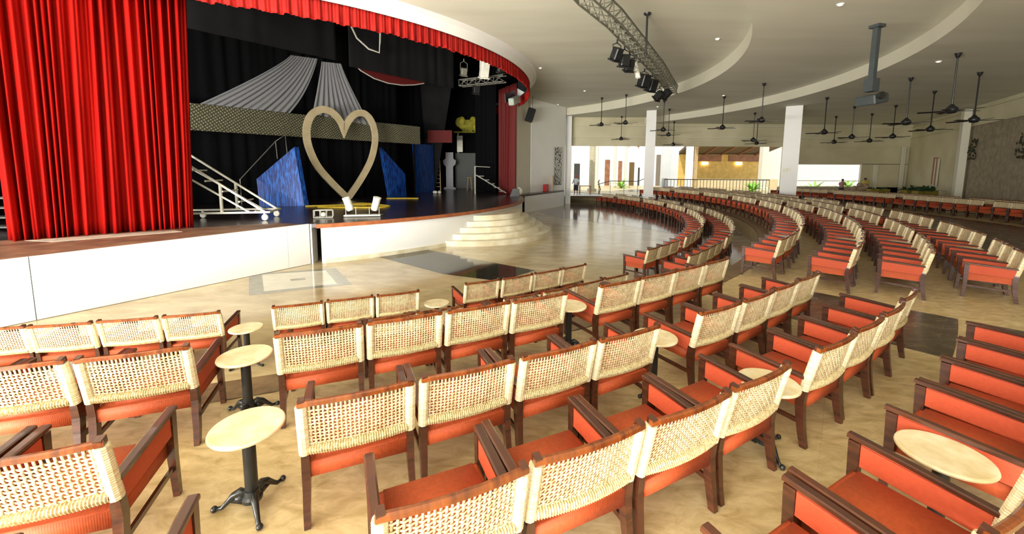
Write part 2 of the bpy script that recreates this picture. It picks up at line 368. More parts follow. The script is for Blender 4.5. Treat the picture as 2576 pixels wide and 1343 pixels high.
# black stage house
g = MB()
vc = arc(-12.8, 23.4, 14.15, -100, 14, 50)
g.grid([[(x, y, 8.3) for x, y in vc], [(x, y, 13.2) for x, y in vc]])
struct(g.build('wall_added_above_valance', BLACK))  # unseen wall, added to keep sky light from leaking into the stage
g = MB(); g.grid([[(-27, 36, 0), (1.9, 36, 0)], [(-27, 36, 13.2), (1.9, 36, 13.2)]])
g.grid([[(-27, 36, 0), (-27, 8, 0)], [(-27, 36, 13.2), (-27, 8, 13.2)]])
g.grid([[(0.35, 27.6, SZ), (0.9, 30.0, SZ), (3.9, 34.0, SZ), (3.9, 36, SZ)], [(0.35, 27.6, 13.2), (0.9, 30.0, 13.2), (3.9, 34.0, 13.2), (3.9, 36, 13.2)]])
g.grid([[(-27, 8, 0), (-15.2, 9.1, 0)], [(-27, 8, 13.2), (-15.2, 9.1, 13.2)]])
struct(g.build('wall_stage_house', BLACK))
g = MB(); g.prism([(-27.2, 7.8), (-15.2, 9.0)] + vc[6:] + [(4, 30), (4, 36.2), (-27.2, 36.2)], 13.2, 13.3)
struct(g.build('ceiling_stage_house', BLACK))

# ---------------------------------------------------------------- ceiling: three stepped curved levels
Z1, Z2, Z3 = 8.1, 7.5, 7.0
N = 90
vout = arc(-12.8, 23.4, 14.15, -100, 42, N); vin = arc(-12.8, 23.4, 13.78, -100, 42, N)
f1 = arc(-6.33, 21.65, 16.34, -118, 50, N); f1f = arc(-6.33, 21.65, 16.34, -118, 50, N)
f2 = arc(-4.54, 22.76, 20.29, -120, 60, N); fo = arc(-4.54, 22.76, 62, -120, 60, N)
g = MB(); g.grid([[(x, y, Z1) for x, y in vout], [(x, y, Z1) for x, y in f1]])
struct(g.build('ceiling_inner', CEILM))
g = MB(); g.grid([[(x, y, 7.72) for x, y in vin], [(x * .5 + a * .5, y * .5 + b * .5, 8.0) for (x, y), (a, b) in zip(vin, vout)], [(x, y, Z1) for x, y in vout]])
struct(g.build('trim_valance_cove', WHITE))
g = MB(); g.grid([[(x, y, Z2) for x, y in f1], [(x, y, Z2) for x, y in f2]])
struct(g.build('ceiling_middle', CEILM))
g = MB(); g.grid([[(x, y, Z1) for x, y in f1], [(x, y, Z2) for x, y in f1]])
g.grid([[(x, y, Z2) for x, y in f2], [(x, y, Z3) for x, y in f2]])
struct(g.build('trim_ceiling_step', WALLW))
def clipray(a, b):
    k = 1.0
    for lim, ax, sg in ((35.4, 1, 1), (-8.0, 1, -1), (38.0, 0, 1)):
        d = b[ax] - a[ax]
        if d * sg > 1e-6: k = min(k, max(0.001, (lim - a[ax]) / d))
    return (a[0] + (b[0] - a[0]) * k, a[1] + (b[1] - a[1]) * k)
fo = [clipray(a, b) for a, b in zip(f2, fo)]
g = MB(); g.grid([[(x, y, Z3) for x, y in f2], [(x, y, Z3) for x, y in fo]])
struct(g.build('ceiling_outer', CEILM))

# ---------------------------------------------------------------- walls
def wallseg(name, pts, z0, z1, m, th=.25, side=1):
    g = MB()
    for (a, b) in zip(pts[:-1], pts[1:]):
        a = Vector(a); b = Vector(b); d = (b - a).normalized(); n = Vector((d.y, -d.x)) * side
        g.prism([tuple(a), tuple(b), tuple(b + n * th), tuple(a + n * th)], z0, z1)
    return struct(g.build(name, m))
wallseg('wall_side', [(0.32, 26.9), (1.35, 29.6)], SZ - .2, 8.3, WALLW, .05, -1)
wallseg('wall_side', [(1.40, 29.6), (4.45, 33.6), (4.45, 34.9)], 0, 8.3, WHITE, .3, -1)
g = MB(); g.box((4.85, 34.6, 4), (.45, .5, 8)); struct(g.build('trim_corner_pier', WHITE))
# far beam wall with stepped bands
YF = 35.0
g = MB(); g.box((20.0, YF + .6, 6.4), (30.6, .5, 2.64)); struct(g.build('wall_far', BEAMC))
g = MB(); g.box((20, YF + .25, 7.4), (30.6, .25, 1.27)); g.box((20, YF + .15, 7.62), (30.6, .18, .3)); struct(g.build('trim_far_band_upper', BEAMC))
g = MB(); g.box((20, YF + .30, 6.9), (30.6, .2, 2.2)); struct(g.build('trim_far_band_middle', BEAMC))
g = MB(); g.box((20, YF + .20, 5.80), (30.6, .14, .05)); g.box((20, YF + .06, 6.77), (30.6, .14, .05)); struct(g.build('trim_far_band_line', WALLW))
# lower far wall with the wide window
g = MB()
xa, xb = 24.1, 35.2
g.box(((xa + xb) / 2, YF + .6, 4.32), (xb - xa, .3, 1.52))
g.box(((31.2 + xb) / 2, YF + .6, 2.1), (xb - 31.2, .3, 3.0))
g.box((xa + .15, YF + .6, 2.1), (.3, .3, 3.0))
g.box(((xa + xb) / 2, YF + .6, 1.1), (xb - xa, .3, .86))
struct(g.build('wall_far_lower', BEAMC))
fr = thing('window_1', 'wide far window', 'window', (27.7, YF + .5, 1.53)); del fr['label'], fr['category']; struct(fr)
g = MB(); g.box((0, 0, 0.03), (6.9, .2, .06)); g.box((0, 0, 2.02), (6.9, .12, .06)); g.box((-3.42, 0, 1.0), (.08, .12, 2.0)); g.box((3.42, 0, 1.0), (.08, .12, 2.0)); g.box((0, 0, .55), (6.9, .05, .05))
g.build('window_frame', WALLW, fr)
for i, (x, y) in enumerate(((32.35, YF + .38), (34.6, YF + .3))):
    g = MB(); z0, z1 = (TZ, 3.5) if i == 0 else (TZ, 5.1)
    g.box((x, y, (z0 + z1) / 2), (.28, .14, z1 - z0)); struct(g.build('trim_pilaster', WALLW))
# right wall
RWp = [(35.9, 36.6), (28.9, 25.3), (25.2, 19.4), (9.0, -6.5)]
wallseg('wall_right', RWp[:2], 0, 7.2, BEAMC, .3, -1)
wallseg('wall_right', RWp[1:], 0, 5.8, STONEW, .3, -1)
wallseg('wall_right', RWp[1:], 5.8, 7.2, BEAMC, .36, -1)
def offset_line(pts, o):
    res = []
    for (a, b) in zip(pts[:-1], pts[1:]):
        a = Vector(a); b = Vector(b); d = (b - a).normalized(); n = Vector((d.y, -d.x)); res.append((a + n * o, b + n * o))
    return res
g = MB()
for a, b in offset_line(RWp, .06):
    for z in (5.80, 6.75): g.bar((a.x, a.y, z), (b.x, b.y, z), .10, .035)
struct(g.build('trim_right_band', BEAMC))
g = MB(); dd = (Vector(RWp[2]) - Vector(RWp[1])).normalized(); pp = Vector(RWp[1]) + Vector((dd.y, -dd.x)) * .12
g.box((pp.x - .15, pp.y + .1, 3.8), (.5, .35, 6.2), Matrix.Rotation(math.atan2(dd.y, dd.x), 3, 'Z')); struct(g.build('trim_pilaster_wide', WALLW))

# columns
for nm, x, y, wd, z1, lb in (('column', 10.75, 31.2, .72, 8.1, 'white square column standing left in the hall behind the front rows'), ('column', 17.85, 25.6, .88, 7.05, 'white square column on the walkway, the right and nearer one with small sign')):
    t = thing(nm, lb, 'column', (x, y, 0 if x < 15 else TZ), -math.atan2(x, y))
    h = z1 - t.location.z
    g = MB(); g.box((0, 0, h / 2), (wd, wd, h)); g.build('shaft', WHITE, t)
    g = MB(); g.box((0, 0, .12), (wd + .06, wd + .06, .24)); g.build('plinth', WHITE, t)
    if x > 15:
        g = MB(); g.box((-.12, -wd / 2 - .012, 2.35), (.42, .02, .26)); g.build('sign', mat('sign_cream', (.9, .88, .74), .5), t)

# ---------------------------------------------------------------- curtains and drapes
def drape(path, z0, z1, folds, amp, m, name, parent=None, top_shift=(0, 0), seed=1, rows=14, flare=0.0, gather=0.0):
    r = random.Random(seed); pts = [Vector(p) for p in path]
    L = [0]
    for a, b in zip(pts[:-1], pts[1:]): L.append(L[-1] + (b - a).length)
    def at(s):
        s *= L[-1]
        for i in range(len(pts) - 1):
            if s <= L[i + 1] + 1e-9:
                k = (s - L[i]) / (L[i + 1] - L[i]); d = (pts[i + 1] - pts[i]).normalized()
                return pts[i].lerp(pts[i + 1], k), Vector((d.y, -d.x))
        return pts[-1], Vector((0, -1))
    n = int(folds * 12); ph = [r.uniform(-.6, .6) for _ in range(int(folds) + 3)]; am = [r.uniform(.45, 1.25) for _ in range(int(folds) + 3)]
    g = MB(); R_ = []
    for j in range(rows + 1):
        k = j / rows; z = z0 + (z1 - z0) * k; row = []
        for i in range(n + 1):
            s = i / n; f = s * folds; c = int(f); u = f - c
            p0 = ph[c] * (1 - u) + ph[c + 1] * u; a0 = am[c] * (1 - u) + am[c + 1] * u
            s2 = s + gather * math.sin(s * 9 + 1) * (1 - k) * .03
            p, nn = at(min(1, max(0, s2)))
            w_ = math.sin(2 * PI * (f + p0 + .10 * math.sin(k * 3 + c)))
            w_ = math.copysign(abs(w_) ** .75, w_) + .25 * math.sin(2 * PI * f * 2.3 + c)
            q = p + nn * (amp * a0 * w_ * (1 + flare * (1 - k)))
            q = q + Vector(top_shift) * k * (.4 + .6 * s)
            row.append((q.x, q.y, z))
        R_.append(row)
    g.grid(R_)
    return g.build(name, m, parent, smooth=True, thick=.015)
t = drape([(-11.82, 9.02), (-10.4, 10.5), (-9.25, 11.45)], SZ + .01, 10.6, 19, .10, VELV, 'stage_curtain', top_shift=(.30, .12), seed=4, flare=.6, gather=1, rows=24)
tag(t, 'tall red velvet stage curtain hanging at the left of the stage opening', 'curtain')
t = drape([(-.95, 29.0), (-.35, 27.7), (.28, 26.6)], SZ + .01, 8.6, 9, .06, VELD, 'stage_curtain', seed=5)
tag(t, 'dark red stage curtain at the far right end of the stage', 'curtain')
t = drape([(-2.9, 31.6), (-1.15, 29.3)], SZ + .01, 9.5, 7, .06, BLACK, 'black_leg_drape', seed=6)
tag(t, 'black narrow drape hanging beside the dark red curtain', 'drape')
BD = Vector((.64, .77)).normalized(); BN = Vector((.77, -.64))
def BP(o, s): b = Vector((-14, 17.5)) + BN * o * 1.0 + BD * s; return b
t = drape([tuple(BP(-1.3, -9)), tuple(BP(-1.5, 11.4)), (-8.3, 29.5), (-7.6, 31.2), (-6.5, 32.0)], SZ + .01, 13.1, 28, .05, BLACK, 'backdrop', seed=7, rows=4)
tag(t, 'black backdrop hanging behind the heart and the bridge', 'backdrop')
t = drape([tuple(BP(1.5, -8)), tuple(BP(1.5, 5.9))], 8.5, 13.0, 8, .03, DGREY, 'border_drape', seed=8, rows=3)
tag(t, 'dark grey border drape above the left sheer, stage top', 'drape')
t = drape([tuple(BP(1.45, 6.6)), tuple(BP(1.45, 14))], 8.35, 13.0, 6, .04, DGREY, 'border_drape', seed=9, rows=3)
tag(t, 'dark grey border drape above the right of the stage', 'drape')
g = MB(); q = [(-7.1, 31.1, 9.7), (-4.6, 31.1, 9.7), (-5.6, 31.1, 4.0), (-6.05, 31.1, SZ + .02), (-6.5, 31.1, SZ + .02)]; g.slab3([Vector(p) - Vector(q[3]) for p in q], (0, .05, 0))
o = g.build('black_leg_drape', DGREY); o.location = q[3]; tag(o, 'dark grey drape tapering down to the floor beside the ladder', 'drape')
# scalloped red swag with pale hem, seen under the border drape
sw = [(6.94, 8.86), (7.5, 8.38), (8.34, 8.09), (9.24, 7.98), (10.21, 8.02), (11.08, 8.18), (11.85, 8.4)]
def BP3(o, s, z): q = BP(o, s); return (q.x, q.y, z)
t = thing('swag', 'dark red scalloped swag with pale hem above the stage', 'swag', BP3(1.0, 9.3, 7.98))
g = MB(); g.grid([[BP3(1.0, s, 10.2) for s, z in sw], [BP3(1.0, s, z) for s, z in sw]]); o = g.build('swag_cloth', VELD, None, thick=.01)
o.parent = t; o.matrix_parent_inverse = Matrix.Translation(-t.location)
g = MB(); g.tube([BP3(1.0, s, z) for s, z in sw], .035, 6); o = g.build('hem', METW, None); o.parent = t; o.matrix_parent_inverse = Matrix.Translation(-t.location)

# sheer fabrics over the bridge
SHM = bpy.data.materials.new('white_sheer'); SHM.use_nodes = True
n = SHM.node_tree; b = n.nodes['Principled BSDF']; b.inputs['Base Color'].default_value = (.80, .80, .84, 1); b.inputs['Roughness'].default_value = .7
tr = n.nodes.new('ShaderNodeBsdfTransparent'); mxs = n.nodes.new('ShaderNodeMixShader'); mxs.inputs[0].default_value = .34
n.links.new(tr.outputs[0], mxs.inputs[1]); n.links.new(b.outputs[0], mxs.inputs[2]); n.links.new(mxs.outputs[0], n.nodes['Material Output'].inputs[0])
def sheer(tops, bots, ztop, zbot, label, folds, seed):
    r = random.Random(seed); g = MB(); n_ = folds * 8; rows = []
    am = [r.uniform(.4, 1.3) for _ in range(folds + 2)]
    for j in range(15):
        k = j / 14; row = []
        kk = k ** 1.15
        for i in range(n_ + 1):
            s = i / n_; a = tops[0] * (1 - s) + tops[1] * s; b_ = bots[0] * (1 - s) + bots[1] * s
            zt = ztop[0] * (1 - s) + ztop[1] * s; zb = zbot[0] * (1 - s) + zbot[1] * s
            x = a + (b_ - a) * kk; w_ = .05 * am[int(s * folds)] * math.sin(2 * PI * s * folds)
            row.append(BP3(.7 + w_ - .35 * k, x, zt + (zb - zt) * k + (-.25 * math.sin(PI * k) * s if b_ < a else 0)))
        rows.append(row)
    g.grid(rows); o = g.build('sheer_drape', SHM, None, smooth=True); return tag(o, label, 'drape')
sheer((4.0, 5.3), (.3, 3.95), (8.5, 8.6), (5.74, 5.74), 'white sheer fabric fanned out to the left above the bridge', 11, 3)
sheer((5.5, 6.55), (5.05, 8.4), (8.5, 8.6), (5.8, 5.5), 'white sheer fabric hanging behind the top of the heart', 9, 5)

# bridge: perforated beam
PERF = bpy.data.materials.new('perforated_metal'); PERF.use_nodes = True
n = PERF.node_tree; b = n.nodes['Principled BSDF']; b.inputs['Roughness'].default_value = .4; b.inputs['Metallic'].default_value = .2
tcn = n.nodes.new('ShaderNodeTexCoord'); mp = n.nodes.new('ShaderNodeMapping'); mp.inputs['Scale'].default_value = (1, 0, 1); mp.inputs['Rotation'].default_value = (0, .6, 0)
vo = n.nodes.new('ShaderNodeTexVoronoi'); vo.inputs['Scale'].default_value = 9.0; vo.inputs['Randomness'].default_value = .15
r = n.nodes.new('ShaderNodeValToRGB'); r.color_ramp.elements[0].position = .20; r.color_ramp.elements[0].color = (.50, .48, .30, 1); r.color_ramp.elements[1].position = .34; r.color_ramp.elements[1].color = (.085, .080, .05, 1)
n.links.new(tcn.outputs['Object'], mp.inputs[0]); n.links.new(mp.outputs[0], vo.inputs['Vector']); n.links.new(vo.outputs['Distance'], r.inputs[0]); n.links.new(r.outputs[0], b.inputs['Base Color'])
ang = math.atan2(BD.y, BD.x)
t = thing('stage_bridge', 'long raised bridge with dotted metal fascia across the stage', 'bridge', BP3(0, 0, SZ), ang)
g = MB(); g.box((4.2, 0, 3.93), (16.0, .05, 1.16)); g.build('fascia', PERF, t)
g = MB(); g.box((4.2, .55, 4.35), (16.0, 1.1, .10)); g.build('deck', BLACK, t)
for x in (-3.5, -1, 4.6, 11.9):
    g = MB(); g.box((x, .25, 2.15), (.08, .08, 4.3)); g.build('post', BLACK, t)

# handrail stair beside the bridge
t = thing('stair_handrail', 'thin grey handrail climbing to the bridge, left of the heart', 'handrail', (-13.05, 19.0, SZ))
def rel(t, p): return Vector(p) - Vector(t.location)
g = MB(); g.tube([rel(t, (-13.05, 19.0, SZ)), rel(t, (-13.05, 19.0, 2.43)), rel(t, (-11.95, 20.2, 4.32)), rel(t, (-11.50, 20.3, 4.65)), rel(t, (-11.45, 20.3, 3.75))], .026, 6); g.build('rail', METG, t)
g = MB(); g.tube([rel(t, (-11.95, 20.2, 4.32)), rel(t, (-11.90, 20.2, 3.45))], .02, 6); g.build('post', METG, t)
g = MB()
for i in range(9):
    k = i / 8; q = Vector((-12.9, 19.2, SZ + .2)).lerp(Vector((-11.6, 20.5, 3.5)), k); g.box(rel(t, q), (.7, .3, .05))
g.build('treads', BLACK, t)

# heart frame
hp = [(0.0, 1.35), (-0.84, 2.22), (-1.52, 3.05), (-1.90, 3.9), (-2.02, 4.6), (-1.93, 5.25), (-1.66, 5.72), (-1.22, 5.97), (-.75, 5.92), (-.40, 5.66), (-.16, 5.30), (-.06, 4.98), (0.06, 5.28), (.34, 5.70), (.68, 5.97), (1.10, 6.03), (1.45, 5.82), (1.68, 5.40), (1.78, 4.8), (1.68, 4.1), (1.38, 3.29), (0.74, 2.29)]
def cr(poly, n=5, sharp=()):
    out = []; m = len(poly)
    for i in range(m):
        p0, p1, p2, p3 = (Vector(poly[(i + k) % m]) for k in (-1, 0, 1, 2))
        if i in sharp: p0 = p1 + (p1 - p2) * .2
        if (i + 1) % m in sharp: p3 = p2 + (p2 - p1) * .2
        for k in range(n):
            u = k / n; out.append(tuple(.5 * ((2 * p1) + (p2 - p0) * u + (2 * p0 - 5 * p1 + 4 * p2 - p3) * u * u + (3 * p1 - p0 - 3 * p2 + p3) * u ** 3)))
    return out
t = thing('heart_frame', 'large cream heart-shaped frame standing on the stage', 'stage prop', (-9.0, 21.6, SZ), ang)
def offs(poly, d):
    n = len(poly); out = []
    for i in range(n):
        a = Vector(poly[i - 1]); b = Vector(poly[i]); c = Vector(poly[(i + 1) % n])
        e1 = (b - a).normalized(); e2 = (c - b).normalized(); m_ = (Vector((e1.y, -e1.x)) + Vector((e2.y, -e2.x)))
        m_.normalize(); k = max(.45, m_.dot(Vector((e1.y, -e1.x)))); out.append(b + m_ * (d / k))
    return out
oi = cr(offs(hp, .17), 4, (0, 11)); oo = cr(offs(hp, -.17), 4, (0, 11)); hp = oo
g = MB(); V = []
for y in (-.06, .06):
    V.append([[g.bm.verts.new((p[0], y, p[1] - SZ)) for p in poly] for poly in (oo, oi)])
nh = len(hp)
for i in range(nh):
    j = (i + 1) % nh
    for q in ([V[0][0][i], V[0][0][j], V[0][1][j], V[0][1][i]], [V[1][0][i], V[1][1][i], V[1][1][j], V[1][0][j]], [V[0][0][i], V[1][0][i], V[1][0][j], V[0][0][j]], [V[0][1][i], V[0][1][j], V[1][1][j], V[1][1][i]]): g.bm.faces.new(q)
g.build('heart_outline', HEARTM, t)
g = MB(); g.box((0, .25, .03), (1.2, .7, .06)); g.bar((0, .06, .9), (0, .55, .05), .05, .05); g.build('foot_brace', BLACK, t)

# blue tinsel flats
def flat(pts, label, th=(.12, .16, 0)):
    base = Vector(pts[0]); g = MB(); q = [Vector(p) - base for p in pts]
    n_s = 1; g.slab3(q, th); o = g.build('tinsel_panel', BLUE); o.location = base; tag(o, label, 'stage flat'); return o
flat([(-11.30, 17.6, SZ), (-9.58, 18.15, SZ), (-9.98, 18.3, 3.95), (-11.35, 17.6, 2.50)], 'blue tinsel panel with a pointed top left of the heart')
flat([(-7.43, 23.5, SZ), (-6.85, 25.0, SZ), (-6.9, 25.0, 2.65), (-7.85, 23.5, 4.2)], 'blue tinsel panel with slanted top right of the heart')
flat([(-6.85, 27.9, SZ), (-6.15, 30.6, SZ), (-6.22, 30.6, 4.8), (-7.0, 27.9, 4.72)], 'rectangular blue tinsel panel at the right end of the bridge')
g = MB(); g.box((0, 0, 0), (1.8, .06, .9)); o = g.build('red_panel', VELD); o.location = (-5.35, 29.6, 5.35); tag(o, 'dim red panel at the right end of the bridge', 'panel')

# tilted white metal stair frame by the curtain
t = thing('staging_stairs', 'white metal wheeled stair frame beside the big red curtain', 'stairs', (-8.05, 13.0, SZ))
ax = Vector((-.97, -.24, 0)); ay = Vector((-.24, .97, 0)) * 1.15
def SP(u, v, z): return ax * u + ay * v + Vector((0, 0, z))
for v in (0, 1):
    g = MB(); m_ = METW
    g.bar(SP(0, v, .28), SP(3.4, v, .28), .06, .06); g.build('base_rail', METW, t)
    g = MB(); g.bar(SP(0.1, v, .28), SP(3.0, v, 2.42), .07, .06); g.build('upper_rail', METW, t)
    g = MB(); g.bar(SP(.55, v, .28), SP(3.0, v, 1.95), .05, .05); g.build('lower_rail', METW, t)
    g = MB(); g.bar(SP(1.35, v, .28), SP(1.35, v, 1.2), .07, .06); g.build('post', METW, t)
    for u in (.12, 2.4):
        g = MB(); g.lathe([(.10, -.03), (.11, 0), (.10, .03)], SP(u, v, .11), 14, Matrix.Rotation(PI / 2, 3, 'X')); g.box(SP(u, v, .21), (.05, .07, .12)); g.build('caster', METW, t)
for i in range(6):
    u = .4 + i * .45; g = MB(); g.bar(SP(u, 0, .30 + i * .335), SP(u, 1, .30 + i * .335), .05, .05); g.build('rung', METW, t)
g = MB(); g.bar(SP(.0, 0, .28), SP(0, 1, .28), .06, .06); g.build('end_bar', METW, t)
# dim stair rack behind the curtain's left edge
t = thing('stair_rack', 'dim grey metal rack behind the left edge of the curtain', 'rack', (-13.6, 10.6, SZ))
RKM = mat('dim_rack_metal', (.10, .10, .09), .6)
for i in range(4):
    g = MB(); g.box((0, 0, .12 + i * .26), (2.2, .4, .035)); g.build('shelf', RKM, t)
for x in (-1.05, 1.05):
    g = MB(); g.box((x, 0, .5), (.05, .4, 1.0)); g.build('post', RKM, t)

# twin spotlights on the stage front
def par(t, loc, tilt, m, r=.13, L=.42):
    g = MB(); R_ = Matrix.Rotation(tilt[2], 3, 'Z') @ Matrix.Rotation(tilt[0], 3, 'X')
    g.lathe([(r * .75, 0), (r * .95, .05), (r, .12), (r, L * .8), (r * 1.1, L), (r * .9, L - .01), (r * .85, L * .8)], loc, 18, R_)
    return g.build('lamp_can', m, t, smooth=False)
t = thing('floor_spotlights', 'pair of white stage spotlights on a rack at the stage edge', 'stage light', (-5.4, 14.2, SZ), .2)
for x in (-.40, .40):
    par(t, (x, 0, .22), (-.35 if x < 0 else .3, 0, 1.2), METW, .13, .50)
    g = MB(); g.tube([(x - .17, 0, .05), (x - .17, 0, .35)], .015, 6); g.tube([(x + .17, 0, .05), (x + .17, 0, .35)], .015, 6); g.build('yoke', METG, t)
g = MB(); g.box((0, -.12, .05), (1.25, .04, .05)); g.box((0, .12, .05), (1.25, .04, .05))
for i in range(7): g.bar((-.6 + .2 * i, -.12, .05), (-.5 + .2 * i, .12, .05), .02, .02)
g.build('rack', METG, t)
# small grey wire light box
t = thing('light_crate', 'small grey wire crate lamp on the stage edge left of spotlights', 'crate', (-6.6, 13.75, SZ), .35)
g = MB()
for z in (.03, .28):
    for y in (-.16, .16): g.bar((-.3, y, z), (.3, y, z), .025, .025)
    for x in (-.3, .3): g.bar((x, -.16, z), (x, .16, z), .025, .025)
for x in (-.3, -.1, .1, .3):
    for y in (-.16, .16): g.bar((x, y, .03), (x, y, .28), .02, .02)
g.build('cage', METG, t)
g = MB(); g.ball((0, 0, .12), .09, 12); g.build('lens', METW, t)
# yellow hose on stage floor
def hose(pts, label):
    g = MB(); P_ = [Vector((*p, SZ + .03)) for p in pts]; out = []
    for i in range(len(P_) - 1):
        for k in range(6):
            p0 = P_[max(0, i - 1)]; p1 = P_[i]; p2 = P_[i + 1]; p3 = P_[min(len(P_) - 1, i + 2)]; u = k / 6
            out.append(.5 * ((2 * p1) + (p2 - p0) * u + (2 * p0 - 5 * p1 + 4 * p2 - p3) * u * u + (3 * p1 - p0 - 3 * p2 + p3) * u ** 3))
    out.append(P_[-1]); g.tube(out, .035, 6); o = g.build('hose', YCORD, None, smooth=True); return tag(o, label, 'hose')
hose([(-9.3, 17.7), (-8.2, 18.2), (-6.7, 18.6), (-5.6, 18.0), (-5.9, 17.3), (-7.2, 17.2), (-8.6, 17.4)], 'yellow hose looped on the stage floor below the heart')
hose([(-7.9, 18.7), (-7.4, 19.3), (-6.6, 18.9), (-7.0, 18.4)], 'small coil of yellow hose in front of the heart tip')
hose([(-7.2, 22.6), (-6.0, 22.75), (-5.4, 22.7)], 'straight yellow pole lying right of the heart')

# white cable loop overhead in the stage
g = MB(); g.tube([(-8.1, 20.6, 10.1), (-7.85, 20.7, 9.5), (-7.3, 20.8, 9.0), (-6.8, 20.9, 8.85), (-6.75, 20.9, 9.4), (-6.7, 20.9, 10.5)], .045, 6)
tag(g.build('cable', METW), 'white cable loop hanging at the stage top', 'cable')

# truss builder
def truss(name, label, pts, size, m, r=.028, cat='truss', step=.5):
    P_ = [Vector(p) for p in pts]; t = thing(name, label, cat, P_[0])
    out = [P_[0]]
    for a, b in zip(P_[:-1], P_[1:]):
        k = max(1, int((b - a).length / step))
        for i in range(1, k + 1): out.append(a.lerp(b, i / k))
    fr_ = []
    for i, p in enumerate(out):
        d = (out[min(i + 1, len(out) - 1)] - out[max(0, i - 1)]).normalized(); x = d.cross(Vector((0, 0, 1))).normalized()
        fr_.append([p + x * size / 2 + Vector((0, 0, size / 2)) - P_[0], p - x * size / 2 + Vector((0, 0, size / 2)) - P_[0], p - x * size / 2 - Vector((0, 0, size / 2)) - P_[0], p + x * size / 2 - Vector((0, 0, size / 2)) - P_[0]])
    for c in range(4):
        g = MB(); g.tube([f[c] for f in fr_], r, 6); g.build('chord', m, t)
    g = MB()
    for i in range(len(fr_) - 1):
        for c in range(4):
            a = fr_[i][c]; b = fr_[i + 1][(c + 1) % 4]; g.tube([a, b], r * .6, 4)
            g.tube([fr_[i][c], fr_[i][(c + 1) % 4]], r * .6, 4)
    g.build('lattice', m, t)
    return t
tp = [(0.6, 8.4, 7.5), (1.85, 10.5, 7.4), (2.95, 12.0, 7.35), (4.45, 14.45, 7.3), (6.2, 17.4, 7.3), (8.75, 22.1, 7.3)]
t = truss('lighting_truss', 'long lighting truss hanging from the ceiling above the audience', tp, .42, TRUSSM, .03)
truss('lighting_truss', 'short aluminium truss inside the stage top right', [(-2.75, 21.6, 7.5), (-.4, 20.2, 7.45)], .32, METG, .025)
def clampto(t, top, line):
    best = None
    for a, b in zip(line[:-1], line[1:]):
        a = Vector(a) - Vector((0, 0, .2)); b = Vector(b) - Vector((0, 0, .2)); d = b - a; k = max(0, min(1, (Vector(top) - a).dot(d) / d.length_squared)); q = a + d * k
        if best is None or (q - Vector(top)).length < (best - Vector(top)).length: best = q
    Ri = Matrix.Rotation(-t.rotation_euler.z, 3, 'Z'); g = MB(); g.tube([Ri @ (Vector(top) - t.location), Ri @ (best - t.location)], .022, 6); g.build('clamp', DKGM, t)
def fixture(loc, rz, tilt, label, size=(.34, .34, .45), m=BLKP, up_=.35):
    t = thing('stage_light', label, 'stage light', loc, rz)
    R_ = Matrix.Rotation(tilt, 3, 'X')
    g = MB(); g.box((0, 0, 0), size, R_); g.bevel(.03, 1); g.build('housing', m, t)
    g = MB(); g.box(R_ @ Vector((0, 0, -size[2] / 2 - .03)), (size[0] * 1.15, size[1] * 1.15, .05), R_); g.build('barn_door', m, t)
    g = MB(); w2 = size[0] / 2 + .03; g.tube([(-w2, 0, 0), (-w2, 0, up_ * .8), (0, 0, up_), (w2, 0, up_ * .8), (w2, 0, 0)], .018, 5); g.tube([(0, 0, up_), (0, 0, up_ + .12)], .03, 6); g.build('yoke', m, t)
    return t
fx = [((3.60, 14.2, 6.98), .5, .5, 'black stage light on the truss, leftmost of the black cluster'), ((3.95, 14.5, 6.85), .2, .3, 'black stage light in the middle of the black truss cluster'), ((4.25, 14.9, 6.80), .1, .5, 'black stage light on the truss, right of the black cluster'),
      ((5.55, 17.2, 6.75), .4, .4, 'black boxy stage light on the truss below the vertical rod'), ((6.2, 18.1, 6.75), .4, .4, 'black boxy stage light, second below the vertical rod'),
      ((7.45, 20.6, 6.75), .6, .9, 'small black stage light at the truss end, left one'), ((7.85, 20.7, 6.85), .6, .9, 'small black stage light at the truss end, right one')]
for i, (l, rz, tl, lb) in enumerate(fx):
    sc_ = .8 if i < 3 else (1.0 if i < 5 else .85)
    t = fixture(l, rz, tl, lb, (.38 * sc_, .38 * sc_, .5 * sc_), BLKP, .36); clampto(t, (l[0], l[1], l[2] + .46), tp)
for l, tl, lb in (((4.35, 15.4, 7.15), 2.6, 'white tubular spotlight slanting down from the truss'), ((4.78, 15.9, 7.15), 2.95, 'white short spotlight hanging from the truss beside rod')):
    t = thing('spotlight', lb, 'stage light', l)
    par(t, (0, 0, 0), (tl, 0, .9), METW, .09, .62)
    g = MB(); g.tube([(0, 0, 0), (.03, .03, .15)], .02, 6); g.build('bracket', METG, t); clampto(t, l, tp)
t = thing('ceiling_rod', 'black vertical rod hanging beside the lighting truss', 'rod', (4.41, 13.6, 8.1))
g = MB(); g.tube([(0, 0, 0), (0, 0, -1.4)], .035, 8); g.build('tube', BLKP, t); g = MB(); g.lathe([(.10, -.05), (.12, 0)], (0, 0, 0), 14); g.build('ceiling_plate', BLKP, t)
for l, lb, m_ in (((-1.35, 19.6, 7.75), 'large pale moving head light inside the stage opening top', METW), ((-.55, 19.2, 7.7), 'dark stage light inside the stage opening top right', BLKP), ((-1.9, 21.2, 7.1), 'black small stage light under the inner truss', BLKP), ((-2.5, 20.9, 7.95), 'dim stage light behind the pale moving head', METG)):
    fixture(l, .4, .35, lb, (.40, .36, .75) if m_ is METW else (.3, .3, .35), m_, .5)
t = thing('stage_monitor', 'pale grey box lamp tucked under the right end of valance', 'stage light', (.12, 24.4, 7.1), 1.2)
g = MB(); g.box((0, 0, 0), (1.25, .35, .42), Matrix.Rotation(-.3, 3, 'Y')); g.bevel(.04, 1); g.build('housing', mat('pale_green_metal', (.45, .52, .45), .4), t)
